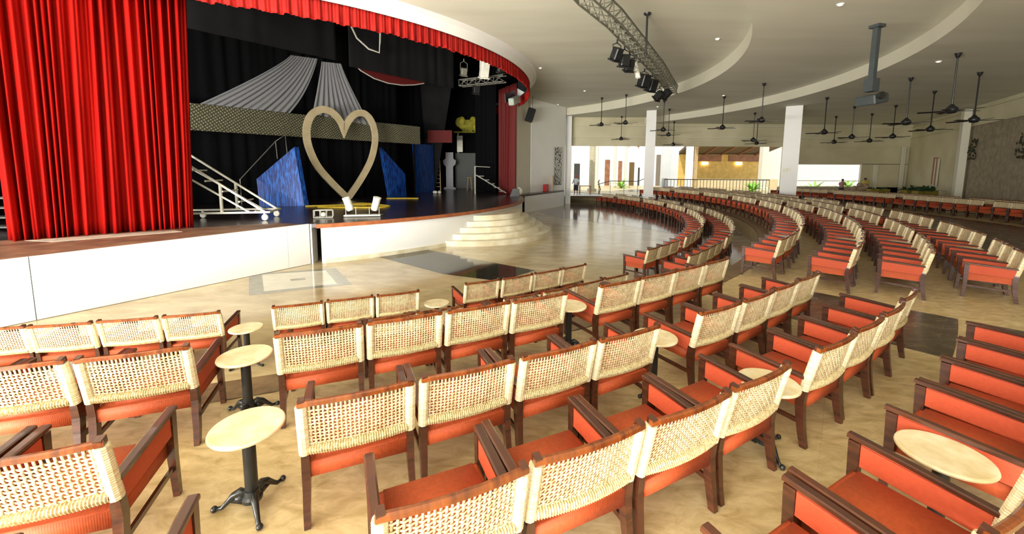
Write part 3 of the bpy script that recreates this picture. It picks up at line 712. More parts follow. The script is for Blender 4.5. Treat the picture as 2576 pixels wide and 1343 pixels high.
g = MB(); g.box((0, .3, .25), (1.6, .06, .5), Matrix.Rotation(-.3, 3, 'Y')); g.build('bracket', BLKP, t)

# valance
vb = arc(-12.8, 23.4, 13.74, -96, 33, 60)
g = MB(); rows = []; r = random.Random(3); nv = 1400; am = [r.uniform(.3, 1.2) for _ in range(400)]; dz = [r.uniform(-.03, .03) for _ in range(400)]
for j in range(5):
    k = j / 4; row = []
    for i in range(nv + 1):
        s = i / nv; f = s * 104; a = math.radians(-80 + 113 * s)
        rr = 13.74 + .035 * am[int(f)] * math.sin(2 * PI * f) * (0.5 + .8 * k) + .012 * math.sin(f * 17)
        row.append((-12.8 + rr * math.cos(a), 23.4 + rr * math.sin(a), 7.74 - .56 * k + (dz[int(f)] if j == 4 else 0)))
    rows.append(row)
g.grid(rows); tag(g.build('valance', VALM, None, smooth=True, thick=.01), 'curved red pleated valance along the top of the stage opening', 'valance')
struct_t = MB(); vt = arc(-12.8, 23.4, 13.78, -80, 40, 60); vt2 = arc(-12.8, 23.4, 13.70, -80, 40, 60)
struct_t.prism(vt + vt2[::-1], 7.72, 7.78); struct(struct_t.build('trim_valance_rail', DARK))

# things in the right wing of the stage
t = thing('shelf_unit', 'grey cabinet with shelf at the back right of the stage', 'cabinet', (-3.7, 35.2, SZ))
g = MB(); g.box((0, 0, 1.55), (2.6, .5, 3.1)); g.build('cabinet_body', mat('wing_grey', (.10, .105, .10), .6), t)
g = MB(); g.box((0, 0, 4.9), (2.8, .7, .09)); g.build('shelf', YEL, t)
g = MB(); g.box((-1.1, .2, 4.0), (.08, .08, 1.8)); g.box((1.1, .2, 4.0), (.08, .08, 1.8)); g.build('post', METG, t)
g = MB(); g.box((-.9, 0, 3.9), (.5, .3, 1.4)); g.build('pale_board', METG, t)
g = MB(); r = random.Random(2)
for i in range(9): g.ball((-.95 + .24 * i, r.uniform(-.1, .1), 5.45 + r.uniform(-.2, .35)), .36, 10, (1, .8, 1.2 + r.random() * .5))
o = g.build('cloth_bundle', YEL); o.location = (-3.7, 35.2, SZ); tag(o, 'heap of yellow cloth on the shelf at back right of stage', 'cloth')
g = MB(); g.box((.85, 0, 4.0), (.55, .3, 1.5)); o = g.build('hanging_costume', YEL); o.location = (-3.7, 34.9, SZ); tag(o, 'yellow costume hanging under the shelf at the back', 'costume')
t = thing('pillar_cutout', 'grey white pillar-shaped cutout standing at the stage back', 'stage prop', (-5.3, 33.6, SZ))
g = MB(); pr = [(-.5, 0), (.5, 0), (.5, .12), (.3, .2), (.3, 1.9), (.5, 2.1), (.55, 2.4), (.32, 2.6), (.32, 3.1), (-.32, 3.1), (-.32, 2.6), (-.55, 2.4), (-.5, 2.1), (-.3, 1.9), (-.3, .2), (-.5, .12)]
g.slab3([(x, 0, z) for x, z in pr], (0, .15, 0)); g.build('board', mat('cutout_grey', (.42, .42, .46), .6), t)
t = thing('step_ladder', 'yellow wooden step ladder leaning at the stage back', 'ladder', (-6.0, 31.6, SZ))
for x in (-.28, .28):
    g = MB(); g.bar((x, 0, 0), (x * .6, .45, 2.4), .07, .05); g.build('rail', WOODL, t)
g = MB()
for i in range(7): g.box((0, .06 * i + .03, .3 + .31 * i), (.52 - .03 * i, .08, .04))
g.build('rungs', WOODL, t)
t = thing('stool', 'small wooden stool at the back right of the stage', 'stool', (-3.5, 32.6, SZ))
g = MB(); g.lathe([(.24, 0), (.25, .04)], (0, 0, 1.0), 16); g.build('seat', WOODL, t)
for k in range(4):
    a = PI / 4 + k * PI / 2; g = MB(); g.bar((.28 * math.cos(a), .28 * math.sin(a), 0), (.16 * math.cos(a), .16 * math.sin(a), 1.0), .045, .045); g.build('leg', WOODL, t)
t = thing('metal_staircase', 'grey metal staircase in front of the dark right curtain', 'stairs', (-1.75, 27.2, SZ), .15)
for v in (-.4, .4):
    g = MB(); g.bar((-.8, v, 0), (-.8, v, 1.9), .05, .05); g.bar((-.8, v, 1.9), (.2, v, 1.85), .04, .04); g.build('post', METG, t)
    g = MB(); g.bar((-.7, v, 1.3), (1.3, v, .1), .05, .06); g.build('stringer', METG, t)
for i in range(5):
    g = MB(); g.box((-.4 + .36 * i, 0, 1.25 - .26 * i), (.36, .85, .04)); g.build('tread', METG, t)
g = MB(); g.ball((0, 0, .12), .13, 10, (1.3, 1, .9)); g.ball((.3, 0, .12), .12, 10); o = g.build('floor_lamp', METW); o.location = (-5.3, 27.2, SZ); tag(o, 'small white lamp pair on the stage floor near blue panel', 'stage light')
t = thing('monitor_speaker', 'black wedge speaker with white bag at the right stage corner', 'speaker', (.15, 25.1, SZ))
g = MB(); g.slab3([(-.3, 0, 0), (.3, 0, 0), (.2, 0, .5), (-.1, 0, .5)], (0, .55, 0)); g.build('cabinet', BLKP, t)
g = MB(); g.ball((.30, .7, .28), .26, 12, (.9, .8, 1.1)); o = g.build('white_bag', METW); o.location = (.15, 25.1, SZ); tag(o, 'white bundle beside the wedge speaker at the stage corner', 'bag')

# side wall things
t = thing('wall_speaker', 'black loudspeaker hanging above the right stage wall', 'speaker', (1.25, 28.2, 6.75))
g = MB(); g.box((0, 0, 0), (.55, .5, .9), Matrix.Rotation(.3, 3, 'Y') @ Matrix.Rotation(-.25, 3, 'X')); g.bevel(.05, 1); g.build('cabinet', BLKP, t)
g = MB(); g.tube([(-.1, 0, .4), (-.1, 0, 1.35)], .015, 5); g.tube([(.15, 0, .4), (.15, 0, 1.35)], .015, 5); g.build('hanger', BLKP, t)
wd_ = (Vector((4.45, 33.6)) - Vector((1.40, 29.6))).normalized(); wn = Vector((wd_.y, -wd_.x)); wa = math.atan2(wd_.y, wd_.x)
def onwall(s, o=.03): q = Vector((1.40, 29.6)) + wd_ * s + wn * o; return (q.x, q.y)
x, y = onwall(3.85, .06)
t = thing('lattice_panel', 'tall black and white lattice art panel on the side wall', 'wall art', (x, y, 1.75), wa)
g = MB(); g.box((0, .0, 1.5), (1.05, .03, 3.05)); g.build('backing', DARK, t)
g = MB(); r = random.Random(9)
for i in range(9):
    for j in range(25):
        if r.random() < .8: g.bar((-.46 + .115 * i, -.025, .06 + .12 * j), (-.46 + .115 * i + r.choice((-.1, .1, 0)), -.025, .06 + .12 * j + .1), .04, .02, (0, 1, 0))
g.build('lattice', METW, t)
x, y = onwall(1.6, .3); t = thing('extinguisher_box', 'small red box on the side stage by the wall', 'box', (x, y, SZ), wa)
g = MB(); g.box((0, 0, .28), (.45, .25, .56)); g.bevel(.03, 1); g.build('box_body', REDP, t)
x, y = onwall(2.6, .3); t = thing('display_board', 'brown and white standing board on the side stage', 'board', (x, y, SZ), wa + .5)
g = MB(); g.box((-.15, 0, .6), (.55, .05, 1.2)); g.build('board', WOODL, t); g = MB(); g.box((.2, 0, .62), (.14, .08, 1.24)); g.build('post', DOORM, t)

# ---------------------------------------------------------------- ceiling fans
FAN = None
def make_fan():
    t = thing('ceiling_fan', '', 'ceiling fan', (0, 0, 0))
    g = MB(); g.lathe([(.03, -.16), (.06, -.12), (.09, -.02), (.10, 0)], (0, 0, 0), 16); g.build('canopy', BLKP, t, smooth=True)
    g = MB(); g.tube([(0, 0, -.1), (0, 0, -1.75)], .025, 8); g.build('downrod', BLKP, t)
    g = MB(); g.lathe([(.03, -2.02), (.12, -2.0), (.17, -1.92), (.17, -1.84), (.10, -1.78), (.04, -1.70)], (0, 0, 0), 18); g.build('motor', BLKP, t, smooth=True)
    for k in range(5):
        a = k * 2 * PI / 5; R_ = Matrix.Rotation(a, 3, 'Z') @ Matrix.Rotation(.2, 3, 'X')
        g = MB(); c = R_ @ Vector((.52, 0, 0)); g.box((c.x, c.y, -1.93), (.62, .15, .012), R_); c = R_ @ Vector((.2, 0, 0)); g.box((c.x, c.y, -1.93), (.16, .05, .02), R_); g.build('blade', BLKP, t)
    return t
def dup(src, loc, rz, label=None, group=None):
    r_2 = src.copy(); COL.objects.link(r_2); r_2.location = loc; r_2.rotation_euler = (0, 0, rz)
    if label: r_2['label'] = label
    if group: r_2['group'] = group
    for ch in list(src.children):
        c = ch.copy(); COL.objects.link(c); c.parent = r_2
        for gg in ch.children:
            d = gg.copy(); COL.objects.link(d); d.parent = c
    return r_2
fans = [(6.4, 29.0, 8.1), (7.8, 27.8, 8.1), (9.3, 34.3, 7.5), (11.7, 30.1, 7.5), (13.5, 33.6, 7.2), (13.0, 24.9, 7.5), (13.1, 21.2, 7.5), (17.0, 28.3, 7.1), (17.3, 22.3, 7.0), (24.0, 29.9, 7.0), (21.4, 25.3, 7.0), (17.2, 17.6, 7.0), (21.2, 20.4, 7.0), (15.2, 14.0, 7.0), (19.0, 16.6, 7.0), (23.5, 24.8, 7.0), (25.3, 28.4, 7.0), (9.9, 26.4, 7.5), (19.2, 31.5, 7.0)]
def lvl(x, y):
    if math.hypot(x + 6.33, y - 21.65) < 16.3: return Z1
    if math.hypot(x + 4.54, y - 22.76) < 20.25: return Z2
    return Z3
order = sorted(fans, key=lambda f: f[0] / f[1])
fan0 = make_fan(); side_w = ['']
for i, (x, y, z) in enumerate(order):
    rz = rnd.uniform(0, 1.2); zz = lvl(x, y)
    lb = 'black ceiling fan on a long rod, %s' % ('leftmost of all the fans' if i == 0 else ORD(i + 1) + ' fan counted from the left')
    if i == 0: fan0.location = (x, y, zz); fan0.rotation_euler = (0, 0, rz); fan0['label'] = lb; fan0['group'] = 'black ceiling fans'
    else: dup(fan0, (x, y, zz), rz, lb, 'black ceiling fans')

# projector on pole
t = thing('projector', 'dark grey projector hanging from the ceiling on a thick pole', 'projector', (10.05, 11.4, 7.0), .25)
g = MB(); g.box((0, 0, -.04), (.26, .26, .08)); g.build('ceiling_plate', DKGM, t)
g = MB(); g.box((0, 0, -.85), (.13, .13, 1.6)); g.build('pole', DKGM, t)
g = MB(); g.box((0, 0, -1.62), (.26, .24, .35)); g.build('bracket', DKGM, t)
g = MB(); g.box((0, -.05, -2.02), (.54, .50, .27), Matrix.Rotation(-.20, 3, 'Y')); g.bevel(.03, 1); g.build('housing', DKGM, t)
g = MB(); g.lathe([(.08, 0), (.10, .03), (.10, .10)], (-.18, -.33, -1.97), 14, Matrix.Rotation(PI / 2, 3, 'X')); g.build('lens', BLKP, t)
# recessed downlights
dl = [(1.4, 20.7), (4.7, 26.5), (3.6, 32.0), (8.0, 16.1), (12.8, 24.6), (8.9, 11.3), (15.6, 15.0), (10.4, 29.0)]
DLM = emis('downlight_glow', (1, .95, .8), 1.2)
for i, (x, y) in enumerate(sorted(dl, key=lambda f: f[0] / f[1])):
    t = thing('downlight', 'small round recessed downlight, %s from the left' % ORD(i + 1), 'downlight', (x, y, lvl(x, y)), 0, 'recessed downlights')
    g = MB(); g.lathe([(.09, -.03), (.09, 0)], (0, 0, 0), 14); g.build('rim', WHITE, t)
    g = MB(); g.lathe([(.055, -.038), (.055, -.03)], (0, 0, 0), 12); g.build('bulb', DLM, t)

# ---------------------------------------------------------------- chairs
def YB(z): return -.275 - max(0, (z - .42)) / .46 * .095          # leaning back plane
def bow(x): return -.035 * (1 - (x / .34) ** 2)
def weave_mesh(nv=23, nh_=11):
    g = MB(); z0, z1 = .555, .862; x0, x1 = -.300, .300
    vp = (x1 - x0) / nv; hpz = (z1 - .03 - z0) / nh_
    def ribbon(pts, w_, th, wd):   # pts centre line, wd = width direction
        rows = []
        for i, p in enumerate(pts):
            t_ = (pts[min(i + 1, len(pts) - 1)] - pts[max(0, i - 1)]).normalized(); nn = t_.cross(wd).normalized()
            rows.append([g.bm.verts.new(p + wd * a * w_ + nn * b_ * th) for a, b_ in ((-.5, -.3), (0, -.7), (.5, -.3), (.5, .3), (0, .7), (-.5, .3))])
        for i in range(len(rows) - 1):
            for j in range(6): g.bm.faces.new([rows[i][j], rows[i][(j + 1) % 6], rows[i + 1][(j + 1) % 6], rows[i + 1][j]])
    for i in range(nv):
        x = x0 + (i + .5) * vp; pts = []
        for j in range(nh_ * 2 + 1):
            z = z0 + j * hpz / 2; s_ = math.sin(PI * (j / 2 + i)) if j % 2 == 0 else 0
            off = .0055 * math.cos(PI * (j / 2 - .5 + i)) if j % 2 else 0
            pts.append(Vector((x, YB(z) + bow(x) + off, z)))
        pts.append(Vector((x, YB(z1) + bow(x), z1)))
        ribbon(pts, vp * .50, .004, Vector((1, 0, 0)))
    for j in range(nh_):
        z = z0 + (j + .5) * hpz; pts = []
        for i in range(nv * 2 + 1):
            x = x0 + i * vp / 2; off = -.0055 * math.cos(PI * (j + (i - 1) / 2)) if i % 2 else 0
            pts.append(Vector((x, YB(z) + bow(x) + off, z)))
        ribbon(pts, hpz * .44, .004, Vector((0, 0, 1)))
    return g
def solid_weave():
    g = MB(); rows = []
    for z in (.555, .65, .75, .862): rows.append([(x / 10 * .300, YB(z) + bow(x / 10 * .300), z) for x in range(-10, 11, 2)])
    g.grid(rows); return g
def roll(g, hi):
    n = 160 if hi else 24; pts = []; rad = []
    for i in range(n + 1):
        x = -.31 + .62 * i / n; z = .528; pts.append(Vector((x, YB(z) + bow(x) - .004, z))); rad.append(1 + (.09 * math.sin(i * PI * .5) if hi else 0))
    g.tube(pts, .034, 8 if hi else 6, radii=rad, frame=(0, 0, 1)); return g
def wrapm(g, sx, hi):
    n = 96 if hi else 6; pts = []; rad = []
    for i in range(n + 1):
        z = .50 + .365 * i / n; pts.append(Vector((sx * .332, YB(z) - .002, z))); rad.append(1 + (.035 * math.sin(i * PI * .5) if hi else 0) - (.12 if i in (0, n) else 0))
    g.tube(pts, .036, 10 if hi else 7, radii=rad, frame=(0, 1, 0)); return g
MATS_J = None
def make_chair(lod):
    hi = lod == 0
    t = thing('armchair', '', 'chair')
    bev = lod < 2
    g = MB(); g.box((0, 0, .398), (.634, .60, .145))
    if bev: bmesh.ops.bevel(g.bm, geom=[e for e in g.bm.edges if e.verts[0].co.z > .4 and e.verts[1].co.z > .4], offset=.045, segments=5 if hi else 2, affect='EDGES')
    seat = g.build('seat', FAB, t, smooth=bev)
    g = weave_mesh() if hi else (weave_mesh() if lod == 1 else solid_weave())
    wv = g.build('backrest', RAT, t, smooth=(lod < 2), thick=0 if lod < 2 else .012)
    rl = roll(MB(), hi).build('cane_roll', RATR, wv, smooth=False)
    g = MB(); pts = [(x / 8 * .352, YB(.885) + bow(x / 8 * .332) - .004, .882 + .004 * (1 - (x / 8) ** 2)) for x in range(-8, 9, 1 if hi else 4)]
    g.sweep(pts, [(-.018, -.014), (.018, -.014), (.018, .010), (.008, .017), (-.008, .017), (-.018, .010)], frame=(0, 0, 1)); g.build('top_rail', WOODT, t)
    for sx in (-1, 1):
        g = wrapm(MB(), sx, hi); g.build('rattan_wrap', RATW, t, smooth=False)
        # sabre rear leg continuing up as back post
        g = MB(); zs = (0, .12, .25, .38, .48, .52, .87, .908); pts = [(sx * (.315 + (.02 if z < .2 else .016)), (YB(z) if z > .42 else -.275 - .055 * (1 - z / .42) ** 1.6), z) for z in zs]
        g.sweep(pts, [(-.023, -.029), (.023, -.029), (.023, .029), (-.023, .029)], frame=(0, 1, 0), radii=[.85, .95, 1.05, 1.12, 1.05, .8, .8, .82])
        g.build('leg', WOOD, t)
        g = MB(); g.sweep([(sx * .338, .315, 0), (sx * .336, .30, .3), (sx * .336, .305, .62)], [(-.024, -.028), (.024, -.028), (.024, .028), (-.024, .028)], frame=(0, 1, 0), radii=[.8, .97, 1.1]); g.build('leg', WOOD, t)
        g = MB(); g.sweep([(sx * .338, .345, .645), (sx * .338, .10, .635), (sx * .336, -.30, .612)], [(-.03, -.013), (.03, -.013), (.03, .008), (.02, .014), (-.02, .014), (-.03, .008)], frame=(0, 0, 1)); ar = g.build('armrest', WOOD, t)
        g = MB(); g.slab3([(sx * .318, .28, .465), (sx * .318, .28, .620), (sx * .316, -.28, .600), (sx * .316, -.275, .445)], (sx * .034, 0, 0))
        if hi: g.bevel(.008, 2)
        g.build('side_panel', FABP, ar)
        g = MB(); g.bar((sx * .336, .30, .225), (sx * .325, -.30, .205), .022, .035); g.build('stretcher', WOOD, t)
    return t
ch_proto = {0: make_chair(0), 1: make_chair(1), 2: make_chair(2)}
used_proto = {0: False, 1: False, 2: False, 3: False}
def join_mesh(src):
    me = bpy.data.meshes.new('armchair_far'); bm = bmesh.new(); mats = []
    def add(o):
        if o.type == 'MESH':
            m = o.data.materials[0]
            if m not in mats: mats.append(m)
            n0 = len(bm.faces); bm.from_mesh(o.data); bm.faces.ensure_lookup_table()
            for f in bm.faces[n0:]: f.material_index = mats.index(m)
        for c in o.children: add(c)
    add(src); bm.to_mesh(me); bm.free()
    for m in mats: me.materials.append(m)
    return me
far_me = join_mesh(ch_proto[2])

spots = []   # (R_backtop, phi_center, z, rowname, position index, section)
def block(R, right, n, rowkey, sect, z, start_idx=1):
    dphi = math.degrees(.757 / R); out = []
    for i in range(n): out.append((R, right - (i + .5) * dphi, z, rowkey, sect))
    return out, right - n * dphi
tables = []
def rowA(R, key, z, segs):
    """near section: segs = list of (right_phi, n)"""
    idx = 0
    for si, (rp, n) in enumerate(segs):
        b, left = block(R, rp, n, key, 'near', z)
        for c in b: idx += 1; spots.append((*c, idx))
        nxt = segs[si + 1][0] if si + 1 < len(segs) else None
        if nxt is not None: tables.append((R - .27, (left + nxt) / 2, z, key, 'near', si + 1))
rowA(20.7, 'front row', 0, [(-53.4, 4), (-64.0, 3), (-72.0, 4)])
rowA(21.75, 'second row', 0, [(-53.1, 4), (-62.9, 2)])
rowA(23.65, 'third row', TZ, [(-52.9, 4), (-61.4, 4), (-70.1, 3)])
rowA(24.85, 'fourth row', TZ, [(-52.7, 4), (-61.0, 4), (-69.95, 2)])
rowA(25.85, 'fifth row', TZ, [(-52.8, 4), (-60.4, 4), (-68.9, 1)])
rowA(27.0, 'sixth row', TZ, [(-53.1, 4), (-60.7, 2)])
def rowB(R, key, z, phi0, phi1, first, sect='far', n=4, gap=.62):
    dphi = math.degrees(.757 / R); g_ = math.degrees(gap / R); ph = phi0; idx = 0; bi = 0; cnt = first
    while ph + dphi * .8 < phi1:
        for i in range(cnt):
            c = ph + dphi * .5
            if c > phi1: break
            idx += 1; spots.append((R, c, z, key, sect, idx)); ph += dphi
        bi += 1
        tables.append((R - .27, ph + g_ / 2, z, key, sect, bi)); ph += g_; cnt = n
rowB(20.7, 'front row', 0, -46.5, 28, 3)
rowB(21.75, 'second row', 0, -46.2, 27, 4)
rowB(23.65, 'third row', TZ, -46.5, 24, 3)
rowB(24.85, 'fourth row', TZ, -46.6, 22, 4)
rowB(25.85, 'fifth row', TZ, -45.5, 21, 4)
rowB(27.0, 'sixth row', TZ, -43.6, 20, 3)
rowB(34.7, 'seventh row', TZ, -26, 14.5, 6, 'rear', 6, .5)
rowB(35.9, 'eighth row', TZ, -20, 13, 5, 'rear', 6, .5)
def rightof(x, y):
    for a, b in zip([(35.2, 35.4), (28.9, 25.3), (25.2, 19.4)], [(28.9, 25.3), (25.2, 19.4), (9.0, -6.5)]):
        if b[1] <= y <= a[1]:
            k = (a[1] - y) / (a[1] - b[1]); return x > a[0] + (b[0] - a[0]) * k - .62
    return False
def blocked(x, y):
    if rightof(x, y): return True
    if math.hypot(x - 10.75, y - 31.2) < .95: return True
    return y > 34.2 or x < -9.5 or (x > 0 and y > 25 and x < 4.6) 
def infrustum(x, y, z):
    v = Vector((x, y, z)) - Vector((0, 0, 3)); zz = v.dot(fw)
    if zz < .3: return False
    px = 1288 + 994.18 * v.dot(rt) / zz; py = 533.7 - 994.18 * v.dot(up) / zz
    return -260 < px < 2836 and py < 1850
secname = {'near': 'the nearer block', 'far': 'the block beyond it', 'rear': 'the rear by the right wall'}
cl = []
for s in spots:
    R, ph, z, key, sect, idx = s
    p = P(R - .36, ph, z)
    if blocked(p.x, p.y) or not infrustum(p.x, p.y, z + .5): continue
    cl.append((math.hypot(p.x, p.y), p, ph, key, sect, idx))
cl.sort(key=lambda c: c[0])
rest = []
for k, (dist, p, ph, key, sect, idx) in enumerate(cl):
    rz = math.radians(ph) + PI / 2 + rnd.uniform(-.022, .022); loc = (p.x + rnd.uniform(-.012, .012), p.y + rnd.uniform(-.012, .012), p.z)
    if k >= 300: rest.append((loc, rz)); continue
    lod = 0 if dist < 6.5 else (1 if dist < 10 else (2 if dist < 20 else 3))
    lb = 'red rattan armchair, %s from the aisle, %s of %s' % (ORD(idx), key, secname[sect]) if sect != 'rear' else 'red rattan armchair, %s from the near end, %s, %s' % (ORD(idx), key, secname[sect])
    grp = 'red rattan armchairs in %s' % secname[sect]
    if lod == 3:
        o = bpy.data.objects.new('armchair', far_me); COL.objects.link(o); o.location = loc; o.rotation_euler = (0, 0, rz); tag(o, lb, 'chair', grp)
    elif not used_proto[lod]:
        used_proto[lod] = True; o = ch_proto[lod]; o.location = loc; o.rotation_euler = (0, 0, rz); o['label'] = lb; o['group'] = grp
    else: dup(ch_proto[lod], loc, rz, lb, grp)
if rest:
    bm = bmesh.new()
    for loc, rz in rest:
        n0 = len(bm.verts); bm.from_mesh(far_me); bm.verts.ensure_lookup_table()
        bmesh.ops.transform(bm, matrix=Matrix.Translation(loc) @ Matrix.Rotation(rz, 4, 'Z'), verts=bm.verts[n0:])
    me = bpy.data.meshes.new('armchair_rows'); bm.to_mesh(me); bm.free()
    for m in far_me.materials: me.materials.append(m)
    o = bpy.data.objects.new('armchair_rows', me); COL.objects.link(o); tag(o, 'distant red rattan armchairs filling the farthest rows of seating', 'chair'); o['kind'] = 'stuff'
print('CHAIRS', len(cl), 'rest', len(rest))

# ---------------------------------------------------------------- bistro tables
def make_table():
    t = thing('bistro_table', '', 'table')
    g = MB(); g.lathe([(.205, .572), (.222, .578), (.226, .588), (.222, .598), (.214, .601)], (0, 0, 0), 40); g.build('table_top', MARB, t)
    g = MB(); g.lathe([(.040, .06), (.040, .575)], (0, 0, 0), 40); g.build('pole', IRON, t, smooth=False)
    g = MB(); g.lathe([(.045, .05), (.062, .06), (.064, .085), (.052, .10), (.046, .14)], (0, 0, 0), 20); g.build('collar', IRON, t)
    g = MB(); g.lathe([(.10, .560), (.12, .572)], (0, 0, 0), 16); g.build('top_plate', IRON, t)
    for k in range(3):
        a = k * 2 * PI / 3; g = MB(); prf = [(.03, .10), (.075, .125), (.115, .105), (.155, .06), (.19, .025), (.225, .022)]
        g.tube([(r_ * math.cos(a), r_ * math.sin(a), z) for r_, z in prf], .018, 10, radii=[1.5, 1.5, 1.2, .95, .8, .7], frame=(0, 0, 1))
        g.ball((.238 * math.cos(a), .238 * math.sin(a), .022), .022, 8)
        g.slab3([(.05 * math.cos(a), .05 * math.sin(a), .03), (.14 * math.cos(a), .14 * math.sin(a), .06), (.06 * math.cos(a), .06 * math.sin(a), .11)], (-.01 * math.sin(a), .01 * math.cos(a), 0))
        g.build('leg', IRON, t, smooth=True)
    return t
tb0 = make_table(); first = True; tl = []
for R, ph, z, key, sect, bi in tables: tl.append((R, ph, z, key, sect, bi))
tl.append((25.63, -67.75, TZ, 'fifth row', 'near', 3))
fixed = {('third row', 'near', 2): (23.3, -69.45), ('fourth row', 'near', 2): (24.5, -68.75), ('fifth row', 'near', 1): (25.65, -60.1), ('sixth row', 'near', 1): (26.64, -59.95), ('front row', 'near', 1): (20.65, -63.2), ('front row', 'near', 2): (20.68, -71.25)}
done = set()
for R, ph, z, key, sect, bi in tl:
    if sect == 'rear' or (key, sect, bi) in done: continue
    if key == 'fifth row' and sect == 'near' and bi == 2: R, ph = 25.75, -68.15
    if key == 'fifth row' and bi == 3 and sect == 'near': continue
    if (key, sect, bi) in fixed: R, ph = fixed[(key, sect, bi)]
    done.add((key, sect, bi))
    p = P(R, ph, z)
    if blocked(p.x, p.y) or not infrustum(p.x, p.y, z + .5): continue
    lb = 'round marble bistro table, %s from the aisle, %s of %s' % (ORD(bi), key, secname[sect]); rz = rnd.uniform(0, 2)
    if (key, sect, bi) == ('fourth row', 'near', 2): rz = 1.25
    if first: first = False; tb0.location = p; tb0.rotation_euler = (0, 0, rz); tb0['label'] = lb; tb0['group'] = 'round bistro tables between the chairs'
    else: dup(tb0, p, rz, lb, 'round bistro tables between the chairs')

# ---------------------------------------------------------------- right wall details
def spray(loc, n, L, m, label, name='potted_plant', pot=None, up_=1.0, rzr=(0, 2 * PI), cat='plant', seed=1, wide=.10):
    r = random.Random(seed); t = thing(name, label, cat, loc)
    if pot:
        g = MB(); g.box((0, 0, .25), (1.5, .45, .5)); g.bevel(.05, 1); g.build('planter', pot, t)
    g = MB()
    for i in range(n):
        a = r.uniform(*rzr); el = r.uniform(.35, 1.35) * up_; l = L * r.uniform(.6, 1.1); z0 = .45 if pot else 0; x0 = r.uniform(-.6, .6) if pot else 0
        rows = []
        for k in range(5):
            u = k / 4; rr = l * u * math.cos(el); zz = l * (u * math.sin(el) - .45 * u * u); w_ = wide * math.sin(PI * (.12 + .85 * u))
            c = Vector((x0 + rr * math.cos(a), rr * math.sin(a), z0 + zz)); sx = Vector((-math.sin(a), math.cos(a), 0)) * w_
            rows.append([c - sx, c + Vector((0, 0, -.01)), c + sx])
        g.grid(rows)
    g.build('foliage', m, t, thick=.004); return t
for i, (x, y, lb) in enumerate(((27.3, 29.5, 'long yellow planter with low dark fern, leftmost by the right wall'), (29.0, 28.6, 'yellow planter with dark fern before the wall with red art'), (28.2, 27.0, 'yellow planter with upright dark fern nearest the wide pilaster'))):
    spray((x, y, 1.15), 46 if i else 22, .8 if i else .35, LEAF, lb, 'planter_box', YPOT, seed=i + 3)
g = MB(); g.box((27.9, 29.7, .92), (6.0, .8, .5), Matrix.Rotation(-.45, 3, 'Z')); struct(g.build('trim_planter_ledge', DOORM))
def sconce(x, y, z, lb, seed):
    r = random.Random(seed); t = thing('wall_ornament', lb, 'wall ornament', (x, y, z)); g = MB()
    for i in range(54):
        z_ = r.uniform(-.62, .62); w2 = .30 * math.sqrt(max(.05, 1 - (z_ / .7) ** 2)); xx = r.uniform(-w2, w2) + .10 * z_; a = r.uniform(0, 6.28); l = r.uniform(.12, .22)
        c = Vector((xx * .6, -.05 - r.uniform(0, .16) + xx * -.5, z_)); d = Vector((math.cos(a) * .7, -.25, math.sin(a))) * l; sd = Vector((-math.sin(a), 0, math.cos(a))) * l * .38
        g.slab3([c - d * .5, c + sd, c + d * .6, c - sd], (0, .012, 0))
    g.build('leaves', mat('dark_ornament', (.040, .042, .022), .7), t); return t
def onright(y, o=.15):
    for a, b in zip(RWp[:-1], RWp[1:]):
        if b[1] <= y <= a[1]:
            k = (a[1] - y) / (a[1] - b[1]); return (a[0] + (b[0] - a[0]) * k - o * .85, y + o * .53)
x, y = onright(24.5); sconce(x, y, 4.35, 'dark leafy ornament on the stone wall, the left one', 1)
x, y = onright(19.9); sconce(x, y, 4.30, 'dark leafy ornament on the stone wall at the right edge', 2)
t = thing('wall_hanging', 'pale red and white hanging artwork on the far right wall', 'wall art', (*onright(29.5, .08), 1.9), math.atan2(5.9, 3.7))
for i, (m_, xx) in enumerate(((WALLW, -.45), (mat('faded_red', (.42, .20, .14), .7), -.15), (WALLW, .15), (mat('faded_red_dark', (.34, .14, .10), .7), .42))):
    g = MB(); g.box((xx, 0, 1.0 + .1 * (i % 2)), (.22, .04, 2.0)); g.build('strip', m_, t)
x, y = onright(31.5, .1)

